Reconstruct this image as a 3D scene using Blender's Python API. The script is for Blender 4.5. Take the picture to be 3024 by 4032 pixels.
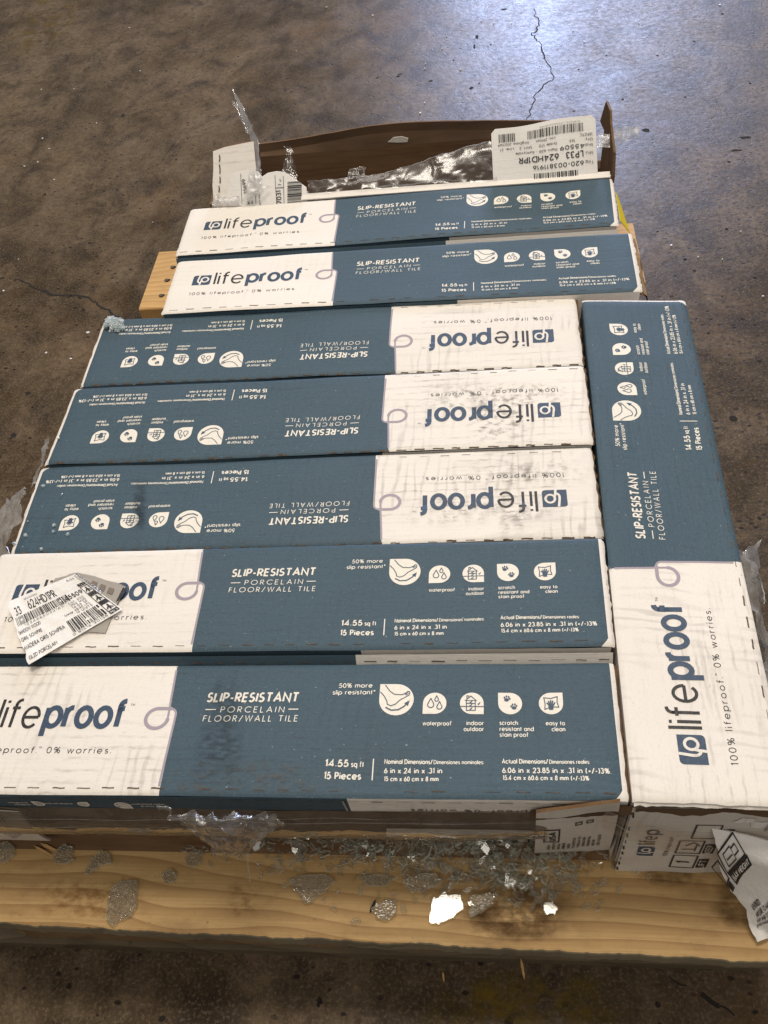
import bpy, math, random
from mathutils import Vector, Matrix, noise

for o in list(bpy.data.objects): bpy.data.objects.remove(o, do_unlink=True)
scn = bpy.context.scene
COL = scn.collection

# ------------------------------------------------------------------ camera
cam_d = bpy.data.cameras.new('camera'); cam = bpy.data.objects.new('camera', cam_d); COL.objects.link(cam)
RC = Matrix(((0.9923934905, 0.0286877317, 0.1197170582),
             (0.0524046537, 0.7815148150, -0.6216818689),
             (-0.1113952973, 0.6232267709, 0.7740668445)))
CC = Vector((0, 0, 0.98586))
cam.matrix_world = Matrix.Translation(CC) @ RC.to_4x4()
cam_d.sensor_fit = 'VERTICAL'; cam_d.sensor_height = 36.0
FPX = 3430.0
cam_d.lens = 36.0 * FPX / 4032.0
cam_d.clip_start = 0.05; cam_d.clip_end = 200
scn.camera = cam

# ------------------------------------------------------------------ light
w = bpy.data.worlds.new('World'); scn.world = w; w.use_nodes = True
bg = w.node_tree.nodes['Background']; bg.inputs[0].default_value = (1.0, 0.95, 0.89, 1); bg.inputs[1].default_value = 0.21

def area(name, loc, target, sx, sy, power, col):
    d = bpy.data.lights.new(name, 'AREA'); d.shape = 'RECTANGLE'; d.size = sx; d.size_y = sy
    d.energy = power; d.color = col
    o = bpy.data.objects.new(name, d); COL.objects.link(o); o.location = loc
    o.rotation_euler = (Vector(target) - Vector(loc)).to_track_quat('-Z', 'Y').to_euler()
    return o
area('ceiling_lamp', (-0.02, 1.30, 4.0), (-0.02, 1.0, 0), 1.25, 0.60, 78, (1.0, 0.92, 0.80))
area('rear_ceiling_lamps', (-0.5, 3.4, 4.3), (-0.1, 0.7, 0), 3.4, 1.2, 80, (1.0, 0.93, 0.84))
area('open_doorway', (0.85, 8.0, 1.75), (0.25, 1.4, 0.0), 1.8, 3.3, 350, (0.54, 0.65, 1.0))
area('front_ceiling_lamps', (0.2, -1.9, 4.3), (0.0, 0.8, 0), 3.0, 1.0, 54, (1.0, 0.93, 0.83))

scn.view_settings.view_transform = 'Standard'; scn.view_settings.look = 'None'
scn.view_settings.exposure = 0.0; scn.view_settings.gamma = 1.0
scn.view_settings.use_curve_mapping = False
scn.cycles.use_denoising = True
scn.cycles.max_bounces = 14; scn.cycles.transparent_max_bounces = 24
scn.cycles.caustics_reflective = False; scn.cycles.caustics_refractive = False

# pixel (of the photo at 1659 x 2212) -> point on a plane of the place
S = 3024.0 / 1659.0
def _ray(x, y):
    return RC @ Vector(((x * S - 1512) / FPX, -(y * S - 2016) / FPX, -1.0))
def atz(x, y, z=0.0):
    d = _ray(x, y); return CC + d * ((z - CC.z) / d.z)
def aty(x, y, Y):
    d = _ray(x, y); return CC + d * ((Y - CC.y) / d.y)
def lean(x, y, Y, k=.85, z0=.29):   # plane leaning back from the line y = Y, z = z0
    d = _ray(x, y); t = (Y - CC.y + k * (CC.z - z0)) / (d.y - k * d.z); return CC + d * t
def atx(x, y, X):
    d = _ray(x, y); return CC + d * ((X - CC.x) / d.x)

# ------------------------------------------------------------------ materials
class NT:
    def __init__(s, name):
        s.m = bpy.data.materials.new(name); s.m.use_nodes = True
        s.t = s.m.node_tree; s.t.nodes.clear()
        s.out = s.t.nodes.new('ShaderNodeOutputMaterial')
    def n(s, typ, **kw):
        nd = s.t.nodes.new(typ)
        ins = kw.pop('ins', {})
        for k, v in kw.items(): setattr(nd, k, v)
        for k, v in ins.items(): s.set(nd.inputs[k], v)
        return nd
    def set(s, sock, v):
        if hasattr(v, 'is_output') or isinstance(v, bpy.types.NodeSocket): s.t.links.new(v, sock)
        else:
            if isinstance(v, tuple) and len(v) == 3 and sock.type == 'RGBA': v = v + (1,)
            sock.default_value = v
    def noise(s, vec, scale, detail=4, rough=.55, dist=0.0):
        return s.n('ShaderNodeTexNoise', ins={'Vector': vec, 'Scale': scale, 'Detail': detail, 'Roughness': rough, 'Distortion': dist}).outputs['Fac']
    def ramp(s, f, a, b, lo=0.0, hi=1.0):
        return s.n('ShaderNodeMapRange', ins={'Value': f, 'From Min': a, 'From Max': b, 'To Min': lo, 'To Max': hi}, clamp=True).outputs[0]
    def math(s, op, a, b=0.0):
        return s.n('ShaderNodeMath', operation=op, ins={0: a, 1: b}).outputs[0]
    def mix(s, f, a, b, mode='MIX'):
        nd = s.n('ShaderNodeMix', data_type='RGBA', blend_type=mode)
        s.set(nd.inputs[0], f); s.set(nd.inputs[6], a); s.set(nd.inputs[7], b)
        return nd.outputs[2]
    def map(s, vec, scale=(1, 1, 1), loc=(0, 0, 0), rot=(0, 0, 0)):
        return s.n('ShaderNodeMapping', ins={'Vector': vec, 'Scale': scale, 'Location': loc, 'Rotation': rot}).outputs[0]
    def uv(s): return s.n('ShaderNodeUVMap').outputs[0]
    def pos(s): return s.n('ShaderNodeNewGeometry').outputs['Position']
    def attr(s, name): return s.n('ShaderNodeAttribute', attribute_type='OBJECT', attribute_name=name).outputs['Fac']
    def uvr(s):   # uv moved by a random amount per object
        r = s.n('ShaderNodeObjectInfo').outputs['Random']
        c = s.n('ShaderNodeCombineXYZ', ins={0: s.math('MULTIPLY', r, 37.0), 1: s.math('MULTIPLY', r, 11.0), 2: 0.0})
        return s.n('ShaderNodeVectorMath', operation='ADD', ins={0: s.uv(), 1: c.outputs[0]}).outputs[0]
    def bump(s, h, strength, dist=0.001, nrm=None):
        nd = s.n('ShaderNodeBump', ins={'Height': h, 'Strength': strength, 'Distance': dist})
        if nrm is not None: s.set(nd.inputs['Normal'], nrm)
        return nd.outputs[0]
    def pbr(s, col, rough, nrm=None, spec=0.5, **kw):
        b = s.n('ShaderNodeBsdfPrincipled', ins={'Base Color': col, 'Roughness': rough, 'Specular IOR Level': spec})
        for k, v in kw.items(): s.set(b.inputs[k], v)
        if nrm is not None: s.set(b.inputs['Normal'], nrm)
        s.t.links.new(b.outputs[0], s.out.inputs[0]); return s.m

def card_dirt(t, base, dark, k=1.0):
    """scuffs and grime of warehouse cardboard, laid along the carton"""
    u = t.uvr(); d = t.attr('dirt')
    # horizontal smears
    sm = t.noise(t.map(u, (9, 95, 1)), 1.0, 5, .65)
    ms = t.noise(t.map(u, (7, 11, 1)), 1.0, 2, .5)
    f1 = t.math('MULTIPLY', t.ramp(sm, .54, .74), t.ramp(ms, .42, .66))
    # long rubbed arcs
    wv = t.n('ShaderNodeTexWave', wave_type='BANDS', bands_direction='X',
             ins={'Vector': t.map(u, (1, .22, 1), (0, 0, 0), (0, 0, .30)), 'Scale': 30.0, 'Distortion': 7.5, 'Detail': 4.0, 'Detail Scale': 1.7}).outputs['Fac']
    mw = t.noise(t.map(u, (13, 13, 1)), 1.0, 3, .6)
    f2 = t.math('MULTIPLY', t.ramp(wv, .62, 1.0), t.ramp(mw, .47, .68))
    # faint cross ribs where other cartons rubbed
    rb = t.n('ShaderNodeTexWave', wave_type='BANDS', bands_direction='Y',
             ins={'Vector': u, 'Scale': 30.0, 'Distortion': 1.6, 'Detail': 2.0, 'Detail Scale': 3.0}).outputs['Fac']
    mr = t.noise(t.map(u, (10, 16, 1), (3, 1, 0)), 1.0, 2, .5)
    mr2 = t.noise(t.map(u, (60, 250, 1), (3, 1, 0)), 1.0, 3, .6)
    f3 = t.math('MULTIPLY', t.math('MULTIPLY', t.ramp(rb, .72, 1.0), t.ramp(mr, .46, .62)), t.ramp(mr2, .42, .62))
    # specks
    sp = t.noise(t.map(u, (160, 260, 1)), 1.0, 2, .5)
    f4 = t.math('MULTIPLY', t.ramp(sp, .70, .78), t.ramp(ms, .40, .62))
    s1 = t.math('ADD', t.math('MULTIPLY', f1, .40), t.math('MULTIPLY', f2, .30))
    s2 = t.math('ADD', t.math('MULTIPLY', f3, .40), t.math('MULTIPLY', f4, .32))
    f = t.math('MULTIPLY', t.math('ADD', s1, s2), t.math('MULTIPLY', d, k))
    gq = t.noise(t.map(u, (330, 480, 1), (1, 7, 0)), 1.0, 3, .7)
    f = t.math('ADD', f, t.math('MULTIPLY', t.ramp(gq, .52, .78, 0, .16), k))
    broad = t.ramp(t.noise(t.map(u, (4, 7, 1)), 1.0, 2, .5), .35, .75, 0.0, .10)
    f = t.math('ADD', f, t.math('MULTIPLY', broad, k))
    return t.mix(t.n('ShaderNodeClamp', ins={0: f}).outputs[0], base, dark), u

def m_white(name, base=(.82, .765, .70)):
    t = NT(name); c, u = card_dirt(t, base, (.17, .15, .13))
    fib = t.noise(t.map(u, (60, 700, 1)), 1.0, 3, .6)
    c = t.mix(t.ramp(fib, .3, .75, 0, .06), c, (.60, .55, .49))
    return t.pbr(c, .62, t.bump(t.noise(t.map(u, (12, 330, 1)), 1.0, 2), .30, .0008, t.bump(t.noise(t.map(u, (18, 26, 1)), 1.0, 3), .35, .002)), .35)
def m_blue():
    t = NT('blue_print'); c, u = card_dirt(t, (.046, .086, .117), (.018, .026, .030), .9)
    gr = t.noise(t.map(u, (420, 620, 1)), 1.0, 3, .7)
    c = t.mix(t.ramp(gr, .44, .80, 0, .42), c, (.16, .20, .23))
    ln = t.noise(t.map(u, (14, 420, 1)), 1.0, 4, .6)
    c = t.mix(t.ramp(ln, .36, .66, .20, 0), c, (.026, .054, .078))
    cl = t.noise(t.map(u, (9, 14, 1)), 1.0, 3, .6)
    c = t.mix(t.ramp(cl, .35, .7, 0, .25), c, (.066, .096, .122))
    fl = t.noise(t.map(u, (260, 420, 1), (5, 2, 0)), 1.0, 2, .5)
    c = t.mix(t.ramp(fl, .71, .78, 0, .6), c, (.55, .55, .53))
    dk = t.noise(t.map(u, (240, 300, 1), (9, 4, 0)), 1.0, 3, .7)
    c = t.mix(t.ramp(dk, .50, .75, 0, .45), c, (.022, .042, .060))
    return t.pbr(c, t.ramp(gr, .3, .7, .52, .68), t.bump(t.noise(t.map(u, (12, 330, 1)), 1.0, 2), .35, .0008, t.bump(t.noise(t.map(u, (18, 26, 1)), 1.0, 3), .35, .002)), .28)
def m_ink(name, col, wear=.22, to=(.3, .3, .3), rough=.5):
    t = NT(name); u = t.uvr()
    c = t.mix(t.ramp(t.noise(t.map(u, (190, 330, 1)), 1.0, 3, .7), .50, .80, 0, wear), col, to)
    return t.pbr(c, rough, None, .35)
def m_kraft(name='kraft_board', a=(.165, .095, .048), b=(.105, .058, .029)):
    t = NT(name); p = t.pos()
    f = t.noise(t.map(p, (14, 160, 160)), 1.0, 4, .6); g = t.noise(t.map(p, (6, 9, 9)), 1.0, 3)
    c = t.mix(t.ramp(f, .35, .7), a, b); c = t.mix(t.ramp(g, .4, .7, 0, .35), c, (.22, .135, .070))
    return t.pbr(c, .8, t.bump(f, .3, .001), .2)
def m_wood(name, a, b, dark, grime=.35, rot=0.0):
    t = NT(name); p = t.map(t.n('ShaderNodeTexCoord').outputs['Object'], (1, 1, 1), (0, 0, 0), (0, 0, rot))
    warp = t.noise(t.map(p, (2.0, 4, 4)), 1.0, 2, .5, .2)
    co = t.n('ShaderNodeVectorMath', operation='ADD', ins={0: t.map(p, (.30, 17, 17)), 1: t.n('ShaderNodeCombineXYZ', ins={0: 0.0, 1: t.math('MULTIPLY', warp, 2.2), 2: 0.0}).outputs[0]}).outputs[0]
    rings = t.n('ShaderNodeTexWave', wave_type='BANDS', bands_direction='Y', wave_profile='SAW', ins={'Vector': co, 'Scale': 1.3, 'Distortion': .9, 'Detail': 2.0, 'Detail Scale': .8}).outputs['Fac']
    fib = t.noise(t.map(p, (7, 430, 430)), 1.0, 4, .70)
    c = t.mix(t.ramp(rings, .20, .95, 0, .80), a, b)
    c = t.mix(t.math('MULTIPLY', t.ramp(rings, .80, .98), .35), c, tuple(x * .6 for x in b))
    c = t.mix(t.ramp(t.noise(t.map(p, (45, 70, 70), (7, 2, 0)), 1.0, 5, .7), .50, .72, 0, .30), c, tuple(x * .55 for x in b))
    c = t.mix(t.ramp(fib, .38, .70, 0, .60), c, b)
    c = t.mix(t.ramp(t.noise(t.map(p, (3, 60, 60), (4, 4, 4)), 1.0, 3, .6), .45, .70, 0, .30), c, tuple(x * .62 for x in b))
    st = t.noise(t.map(p, (9, 15, 15), (2.3, .7, 0)), 1.0, 5, .62)
    c = t.mix(t.ramp(st, .56, .74, 0, grime), c, dark)
    sp = t.noise(t.map(p, (110, 150, 150)), 1.0, 3, .6)
    c = t.mix(t.ramp(sp, .66, .76, 0, grime * 1.1), c, dark)
    return t.pbr(c, .62, t.bump(fib, .25, .0007), .3)
def m_floor():
    t = NT('stained_concrete'); p = t.pos()
    big = t.noise(t.map(p, (1.7, 1.3, 1), (.4, .2, 0)), 1.0, 5, .62, .7)
    mid = t.noise(t.map(p, (8.5, 6.5, 1)), 1.0, 6, .70, .5)
    fin = t.noise(p, 75.0, 5, .72)
    c = t.mix(t.ramp(big, .36, .62), (.043, .030, .017), (.158, .111, .066))
    c = t.mix(t.ramp(mid, .40, .66, 0, .62), c, (.20, .142, .090))
    c = t.mix(t.ramp(t.noise(t.map(p, (12, 9, 1), (5, 3, 1)), 1.0, 5, .68, .4), .45, .66, 0, .85), c, (.030, .022, .016))
    c = t.mix(t.ramp(fin, .42, .70, .0, .68), c, (.034, .025, .017))
    grn = t.noise(p, 260.0, 3, .7)
    c = t.mix(t.ramp(grn, .50, .72, 0, .50), c, (.27, .20, .14))
    gr2 = t.noise(t.map(p, (1, 1, 1), (4, 4, 0)), 330.0, 3, .75)
    c = t.mix(t.ramp(gr2, .52, .72, 0, .55), c, (.020, .015, .010))
    # right-hand side is more worn and pitted
    sx = t.n('ShaderNodeSeparateXYZ', ins={0: p}).outputs
    wear = t.ramp(t.math('ADD', sx[0], t.math('MULTIPLY', t.math('SUBTRACT', big, .5), .8)), .02, .40)
    agg = t.noise(p, 115.0, 4, .75)
    c = t.mix(t.math('MULTIPLY', t.ramp(agg, .50, .60), t.math('MULTIPLY', wear, .72)), c, (.028, .023, .019))
    rust = t.noise(t.map(p, (3.5, 3.5, 1), (8, 1, 0)), 1.0, 4, .6)
    c = t.mix(t.ramp(rust, .58, .74, 0, .35), c, (.17, .095, .040))
    # small pits, in clusters
    v = t.n('ShaderNodeTexVoronoi', feature='F1', distance='EUCLIDEAN', ins={'Vector': t.map(p, (1, 1.5, 1)), 'Scale': 58.0, 'Randomness': 1.0})
    vd = t.math('ADD', v.outputs['Distance'], t.math('MULTIPLY', t.math('SUBTRACT', fin, .5), .42))
    sel = t.n('ShaderNodeSeparateColor', ins={0: v.outputs['Color']}).outputs
    pit = t.math('MULTIPLY', t.ramp(vd, .24, .15), t.math('MULTIPLY', t.ramp(t.math('ADD', sel[0], t.math('MULTIPLY', wear, .22)), .62, .66), t.ramp(mid, .38, .50)))
    c = t.mix(t.math('MULTIPLY', pit, .85), c, (.012, .010, .010))
    rough = t.math('ADD', t.ramp(mid, .3, .7, .32, .46), t.math('MULTIPLY', t.ramp(fin, .4, .7), .13))
    rough = t.math('ADD', rough, t.math('MULTIPLY', wear, .10))
    h = t.math('SUBTRACT', t.math('ADD', t.math('MULTIPLY', fin, .5), t.math('MULTIPLY', agg, t.math('MULTIPLY', wear, .6))), pit)
    n1 = t.bump(h, .38, .0020)
    n2 = t.bump(mid, .10, .02, n1)
    return t.pbr(c, rough, n2, t.math('ADD', t.math('MULTIPLY', t.ramp(sx[0], -.45, .15, .10, .46), t.ramp(sx[1], 1.15, 1.85, .22, 1.0)), t.ramp(mid, .3, .7, -.05, .07)))
def m_film(name, haze=.05, tint=(.93, .93, .95), rough=.10, milk=0.0, gloss=.65, soft=False):
    t = NT(name); p = t.pos()
    n = t.bump(t.noise(t.map(p, (22, 22, 22) if soft else (60, 60, 60)), 1.0, 2 if soft else 5, .62, .8), .55, .004)
    if not soft: n = t.bump(t.noise(t.map(p, (300, 90, 300)), 1.0, 3, .6, 1.2), .35, .0012, n)
    lw = t.math('POWER', t.n('ShaderNodeLayerWeight', ins={'Blend': .5, 'Normal': n}).outputs['Facing'], 2.6)
    tr = t.n('ShaderNodeBsdfTransparent', ins={'Color': tint})
    gl = t.n('ShaderNodeBsdfGlossy', ins={'Color': (1, 1, 1), 'Roughness': rough, 'Normal': n})
    f = t.math('ADD', haze, t.math('MULTIPLY', lw, gloss))
    mx = t.n('ShaderNodeMixShader', ins={0: f, 1: tr.outputs[0], 2: gl.outputs[0]})
    last = mx.outputs[0]
    if milk:
        df = t.n('ShaderNodeBsdfDiffuse', ins={'Color': (.78, .76, .74), 'Normal': n})
        tl = t.n('ShaderNodeBsdfTranslucent', ins={'Color': (.7, .69, .68)})
        d2 = t.n('ShaderNodeMixShader', ins={0: .4, 1: df.outputs[0], 2: tl.outputs[0]})
        k = t.ramp(t.noise(t.map(p, (90, 90, 90)), 1.0, 4, .6), .35, .7, milk * .45, milk)
        last = t.n('ShaderNodeMixShader', ins={0: k, 1: last, 2: d2.outputs[0]}).outputs[0]
    t.t.links.new(last, t.out.inputs[0]); return t.m
def m_glass(name, crack=False, rough=.03, body=.10, bodycol=(.50, .56, .52), tint=(.93, .965, .95)):
    t = NT(name); p = t.pos()
    if crack:
        v = t.n('ShaderNodeTexVoronoi', feature='DISTANCE_TO_EDGE', ins={'Vector': t.map(p, (1, 1.9, 1), (0, 0, 0), (0, 0, .4)), 'Scale': 250.0, 'Randomness': 1.0}).outputs['Distance']
        n = t.bump(t.ramp(v, 0.0, .16), .9, .0012, t.bump(t.noise(p, 260.0, 3), .6, .0012))
    else:
        n = t.bump(t.noise(p, 130.0, 2), .30, .001)
    tr = t.n('ShaderNodeBsdfTransparent', ins={'Color': tint})
    lw = t.math('ADD', .045, t.math('MULTIPLY', t.math('POWER', t.n('ShaderNodeLayerWeight', ins={'Blend': .5, 'Normal': n}).outputs['Facing'], 4.0), .7))
    gl = t.n('ShaderNodeBsdfGlossy', ins={'Color': (1, 1, 1), 'Roughness': rough, 'Normal': n})
    last = t.n('ShaderNodeMixShader', ins={0: lw, 1: tr.outputs[0], 2: gl.outputs[0]}).outputs[0]
    df = t.n('ShaderNodeBsdfDiffuse', ins={'Color': bodycol})
    k = body
    if crack:
        br = t.noise(p, 500.0, 2, .5)
        k = t.math('ADD', t.math('MULTIPLY', t.ramp(v, 0.0, .09, .42, 0.0), t.ramp(br, .40, .62, .05, 1.0)), body)
    last = t.n('ShaderNodeMixShader', ins={0: k, 1: last, 2: df.outputs[0]}).outputs[0]
    t.t.links.new(last, t.out.inputs[0]); return t.m
def m_grime(name, col, lo, hi, mx, sc=(40, 60, 1)):
    t = NT(name); u = t.uv(); p = t.pos()
    f = t.ramp(t.noise(t.map(p, (sc[0], sc[1], 30)), 1.0, 5, .65), lo, hi, 0, mx)
    # fade out to the edge of the mark
    sx = t.n('ShaderNodeSeparateXYZ', ins={0: u}).outputs
    ed = t.math('MULTIPLY', t.ramp(t.math('ABSOLUTE', t.math('SUBTRACT', sx[0], .5)), .5, .2), t.ramp(t.math('ABSOLUTE', t.math('SUBTRACT', sx[1], .5)), .5, .25))
    d = t.n('ShaderNodeBsdfDiffuse', ins={'Color': col})
    tr = t.n('ShaderNodeBsdfTransparent')
    m = t.n('ShaderNodeMixShader', ins={0: t.math('MULTIPLY', f, ed), 1: tr.outputs[0], 2: d.outputs[0]})
    t.t.links.new(m.outputs[0], t.out.inputs[0]); return t.m
def m_plain(name, col, rough=.6, var=.15):
    t = NT(name); f = t.noise(t.pos(), 120.0, 4, .6)
    c = t.mix(t.ramp(f, .3, .7, 0, var), col, tuple(x * .45 for x in col))
    return t.pbr(c, rough, None, .4)

M = dict(
    white=m_white('white_card'), blue=m_blue(),
    cream=m_ink('cream_print', (.78, .73, .64), .20, (.10, .15, .19)),
    black=m_ink('black_print', (.022, .020, .022), .20, (.30, .28, .26)),
    navy=m_ink('navy_print', (.034, .062, .110), .20, (.30, .31, .32)),
    lilac=m_ink('lilac_print', (.33, .285, .33), .25, (.5, .46, .45)),
    kraft=m_kraft(), kraftlit=m_kraft('kraft_board_lit', (.36, .235, .125), (.26, .165, .085)), kraftdark=m_kraft('kraft_board_dark_shade', (.060, .034, .020), (.040, .022, .012)),
    cut=m_ink('perforation_cut', (.085, .062, .046), .7, (.30, .22, .15), .9),
    label=m_white('label_paper', (.85, .82, .78)),
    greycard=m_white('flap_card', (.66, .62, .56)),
    yellow=m_plain('yellow_label', (.80, .62, .03), .5),
    deck=m_wood('deck_wood', (.57, .375, .165), (.37, .215, .082), (.13, .062, .026), .50),
    deckend=m_wood('rear_deck_wood', (.60, .375, .15), (.48, .27, .10), (.16, .085, .035), .12),
    stringer=m_wood('stringer_wood', (.27, .175, .09), (.18, .11, .055), (.05, .03, .018), .75),
    underboard=m_wood('underboard_wood', (.15, .115, .07), (.10, .075, .045), (.03, .022, .015), .7),  # wood colour darkened for the weaker light under the deck
    deckedge=m_wood('sawn_edge_wood', (.25, .215, .145), (.18, .15, .10), (.06, .045, .03), .5),
    steel=m_plain('nail_steel', (.10, .075, .055), .5),
    floor=m_floor(), crack=m_plain('crack_dark', (.016, .013, .011), .9),
    film=m_film('stretch_film', .045, (.90, .89, .88), .20, .05, .11, True), filmglare=m_film('stretch_film_glossy', .10, (.84, .84, .84), .10, 0, .7), filmband=m_film('stretched_film_band', .26, (.58, .55, .51), .10, .06, .5, True),
    filmmilk=m_film('crumpled_film', .10, (.93, .93, .95), .11, .15, .8),
    foldglint=m_film('crease_glint', .16, (.9, .9, .92), .16, .50, .3, True),
    filmblade=m_film('film_blade', .22, (.80, .82, .88), .16, .38, .6), filmruffle=m_film('ruffled_film', .2, (.92, .93, .96), 0.12, .50, .9),  # blade: milky blue-white stands in for the doorway's reflection
    filmwhite=m_film('bunched_film', .14, (.9, .9, .92), .2, .72),
    glass=m_glass('clear_glass', body=.022, bodycol=(.76, .74, .64), tint=(.975, .975, .965)), glassedge=m_glass('glass_edge', rough=.10, body=.26, bodycol=(.80, .80, .70), tint=(.93, .95, .92)), cracked=m_glass('crazed_glass', True, .06, .05, (.66, .60, .48), (.93, .92, .88)),
    crumb=m_plain('glass_crumb', (.82, .80, .76), .25),
    stain=m_grime('dark_stain', (.075, .038, .018), .36, .70, .60, (38, 60, 1)),
    rusty=m_grime('rusty_stain', (.20, .085, .024), .42, .70, .50, (90, 130, 1)),
    smudge=m_grime('black_smudge', (.026, .025, .025), .42, .70, .46, (110, 330, 1)),
    scuff=m_grime('grey_scuff', (.16, .14, .12), .50, .66, .45, (110, 190, 1)),
    paintworn=m_grime('worn_yellow_paint', (.19, .125, .020), .40, .62, .55, (32, 40, 1)), paintfaint=m_grime('faint_yellow_paint', (.17, .115, .022), .46, .66, .40, (20, 26, 1)),
)

# ------------------------------------------------------------------ mesh builder
class MB:
    def __init__(s): s.v = []; s.f = []; s.mi = []; s.uv = []; s.mats = []
    def mat(s, m):
        if m not in s.mats: s.mats.append(m)
        return s.mats.index(m)
    def face(s, pts, m, uvs=None):
        b = len(s.v); s.v += [Vector(p) for p in pts]; s.f.append(tuple(range(b, b + len(pts)))); s.mi.append(s.mat(m))
        s.uv.append(uvs if uvs else [(p[0], p[1]) for p in pts])
    def grid(s, P, m, UV=None, flip=False, skip=None):
        """P[j][i] points; m a material or a function (j, i)"""
        b = len(s.v); nj, ni = len(P), len(P[0])
        for r in P: s.v += [Vector(p) for p in r]
        for j in range(nj - 1):
            for i in range(ni - 1):
                if skip and skip(j, i): continue
                q = [(j, i), (j, i + 1), (j + 1, i + 1), (j + 1, i)]
                if flip: q.reverse()
                s.f.append(tuple(b + a * ni + c for a, c in q))
                s.mi.append(s.mat(m(j, i) if callable(m) else m))
                s.uv.append([(UV[a][c] if UV else (c / (ni - 1), a / (nj - 1))) for a, c in q])
    def box(s, lo, hi, m):
        x0, y0, z0 = lo; x1, y1, z1 = hi
        c = [Vector(p) for p in ((x0, y0, z0), (x1, y0, z0), (x1, y1, z0), (x0, y1, z0), (x0, y0, z1), (x1, y0, z1), (x1, y1, z1), (x0, y1, z1))]
        b = len(s.v); s.v += c
        for q in ((0, 3, 2, 1), (4, 5, 6, 7), (0, 1, 5, 4), (1, 2, 6, 5), (2, 3, 7, 6), (3, 0, 4, 7)):
            s.f.append(tuple(b + k for k in q)); s.mi.append(s.mat(m))
            s.uv.append([((c[k].x + c[k].y) , (c[k].z + c[k].y)) for k in q])
    def slab(s, pts, off, m, mside=None):
        """a polygon given a thickness off (vector)"""
        off = Vector(off); P = [Vector(p) for p in pts]; Q = [p + off for p in P]; n = len(P)
        b = len(s.v); s.v += P + Q
        s.f.append(tuple(range(b, b + n))); s.mi.append(s.mat(m)); s.uv.append([(p.x + p.y, p.z) for p in P])
        s.f.append(tuple(reversed(range(b + n, b + 2 * n)))); s.mi.append(s.mat(m)); s.uv.append([(p.x + p.y, p.z) for p in reversed(Q)])
        for k in range(n):
            l = (k + 1) % n
            s.f.append((b + l, b + k, b + n + k, b + n + l)); s.mi.append(s.mat(mside or m)); s.uv.append([(0, 0), (1, 0), (1, .01), (0, .01)])
    def build(s, name, parent=None, origin=None, smooth=False, props=None):
        o0 = Vector(origin) if origin is not None else Vector((0, 0, 0))
        me = bpy.data.meshes.new(name)
        me.from_pydata([tuple(p - o0) for p in s.v], [], s.f)
        for m in s.mats: me.materials.append(m)
        for p, k in zip(me.polygons, s.mi): p.material_index = k; p.use_smooth = smooth
        ul = me.uv_layers.new(name='UVMap'); i = 0
        for us in s.uv:
            for c in us: ul.data[i].uv = c; i += 1
        me.update()
        o = bpy.data.objects.new(name, me); COL.objects.link(o)
        if parent: o.parent = parent
        else: o.location = o0
        for k, val in (props or {}).items(): o[k] = val
        return o

def thing(name, label, cat, loc, group=None):
    o = bpy.data.objects.new(name, None); COL.objects.link(o); o.location = loc
    o.empty_display_size = .05
    return tag(o, label, cat, group)
def tag(o, label, cat, group=None, kind=None):
    if label: o['label'] = label
    if cat: o['category'] = cat
    if group: o['group'] = group
    if kind: o['kind'] = kind
    return o

# ------------------------------------------------------------------ stroke lettering
def arc(cx, cy, rx, ry, a0, a1, n=None):
    n = n or max(4, int(abs(a1 - a0) / 18))
    return [(cx + rx * math.cos(math.radians(a0 + (a1 - a0) * k / n)), cy + ry * math.sin(math.radians(a0 + (a1 - a0) * k / n))) for k in range(n + 1)]
X = .66; R = .33
FONT = {}
def g(ch, width, *strokes): FONT[ch] = (width, strokes)
CIRC = arc(R, R, R, R, 0, 360)
g('a', X, CIRC, [(X, 0), (X, X)]); g('b', X, CIRC, [(0, 0), (0, 1.02)]); g('c', .56, arc(R, R, R, R, 48, 312))
g('d', X, CIRC, [(X, 0), (X, 1.02)]); g('e', X, [(0.02, R), (X, R)] , arc(R, R, R, R, 0, 318))
g('f', .36, [(.13, 0), (.13, .78)] + arc(.35, .78, .22, .22, 180, 88), [(0, X - .02), (.34, X - .02)])
g('g', X, CIRC, [(X, X), (X, -.06)] + arc(R, -.06, R, .24, 0, -150)); g('h', .54, [(0, 0), (0, 1.02)], arc(.27, .39, .27, .27, 180, 0) + [(.54, 0)])
g('i', 0, [(0, 0), (0, X)], [(0, .86), (0, .97)]); g('j', .1, [(.1, X), (.1, -.2)], [(.1, .86), (.1, .97)])
g('k', .46, [(0, 0), (0, 1.02)], [(.44, X), (.02, .3)], [(.16, .42), (.46, 0)]); g('l', 0, [(0, 0), (0, 1.02)])
g('m', .92, [(0, 0), (0, X)], arc(.23, .43, .23, .23, 180, 0) + [(.46, 0)], arc(.69, .43, .23, .23, 180, 0) + [(.92, 0)])
g('n', .52, [(0, 0), (0, X)], arc(.26, .40, .26, .26, 180, 0) + [(.52, 0)]); g('o', X, CIRC)
g('p', X, CIRC, [(0, -.34), (0, X)]); g('q', X, CIRC, [(X, -.34), (X, X)])
g('r', .30, [(0, 0), (0, X)], arc(.26, .40, .26, .26, 180, 82)); g('s', .40, arc(.2, .495, .18, .165, 35, 270) + arc(.2, .165, .2, .165, 90, -145))
g('t', .26, [(.12, 0), (.12, .92)], [(0, X - .02), (.27, X - .02)]); g('u', .52, [(0, X), (0, .26)] + arc(.26, .26, .26, .26, 180, 360) + [(.52, X)])
g('v', .52, [(0, X), (.26, 0), (.52, X)]); g('w', .84, [(0, X), (.21, 0), (.42, X), (.63, 0), (.84, X)])
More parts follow.
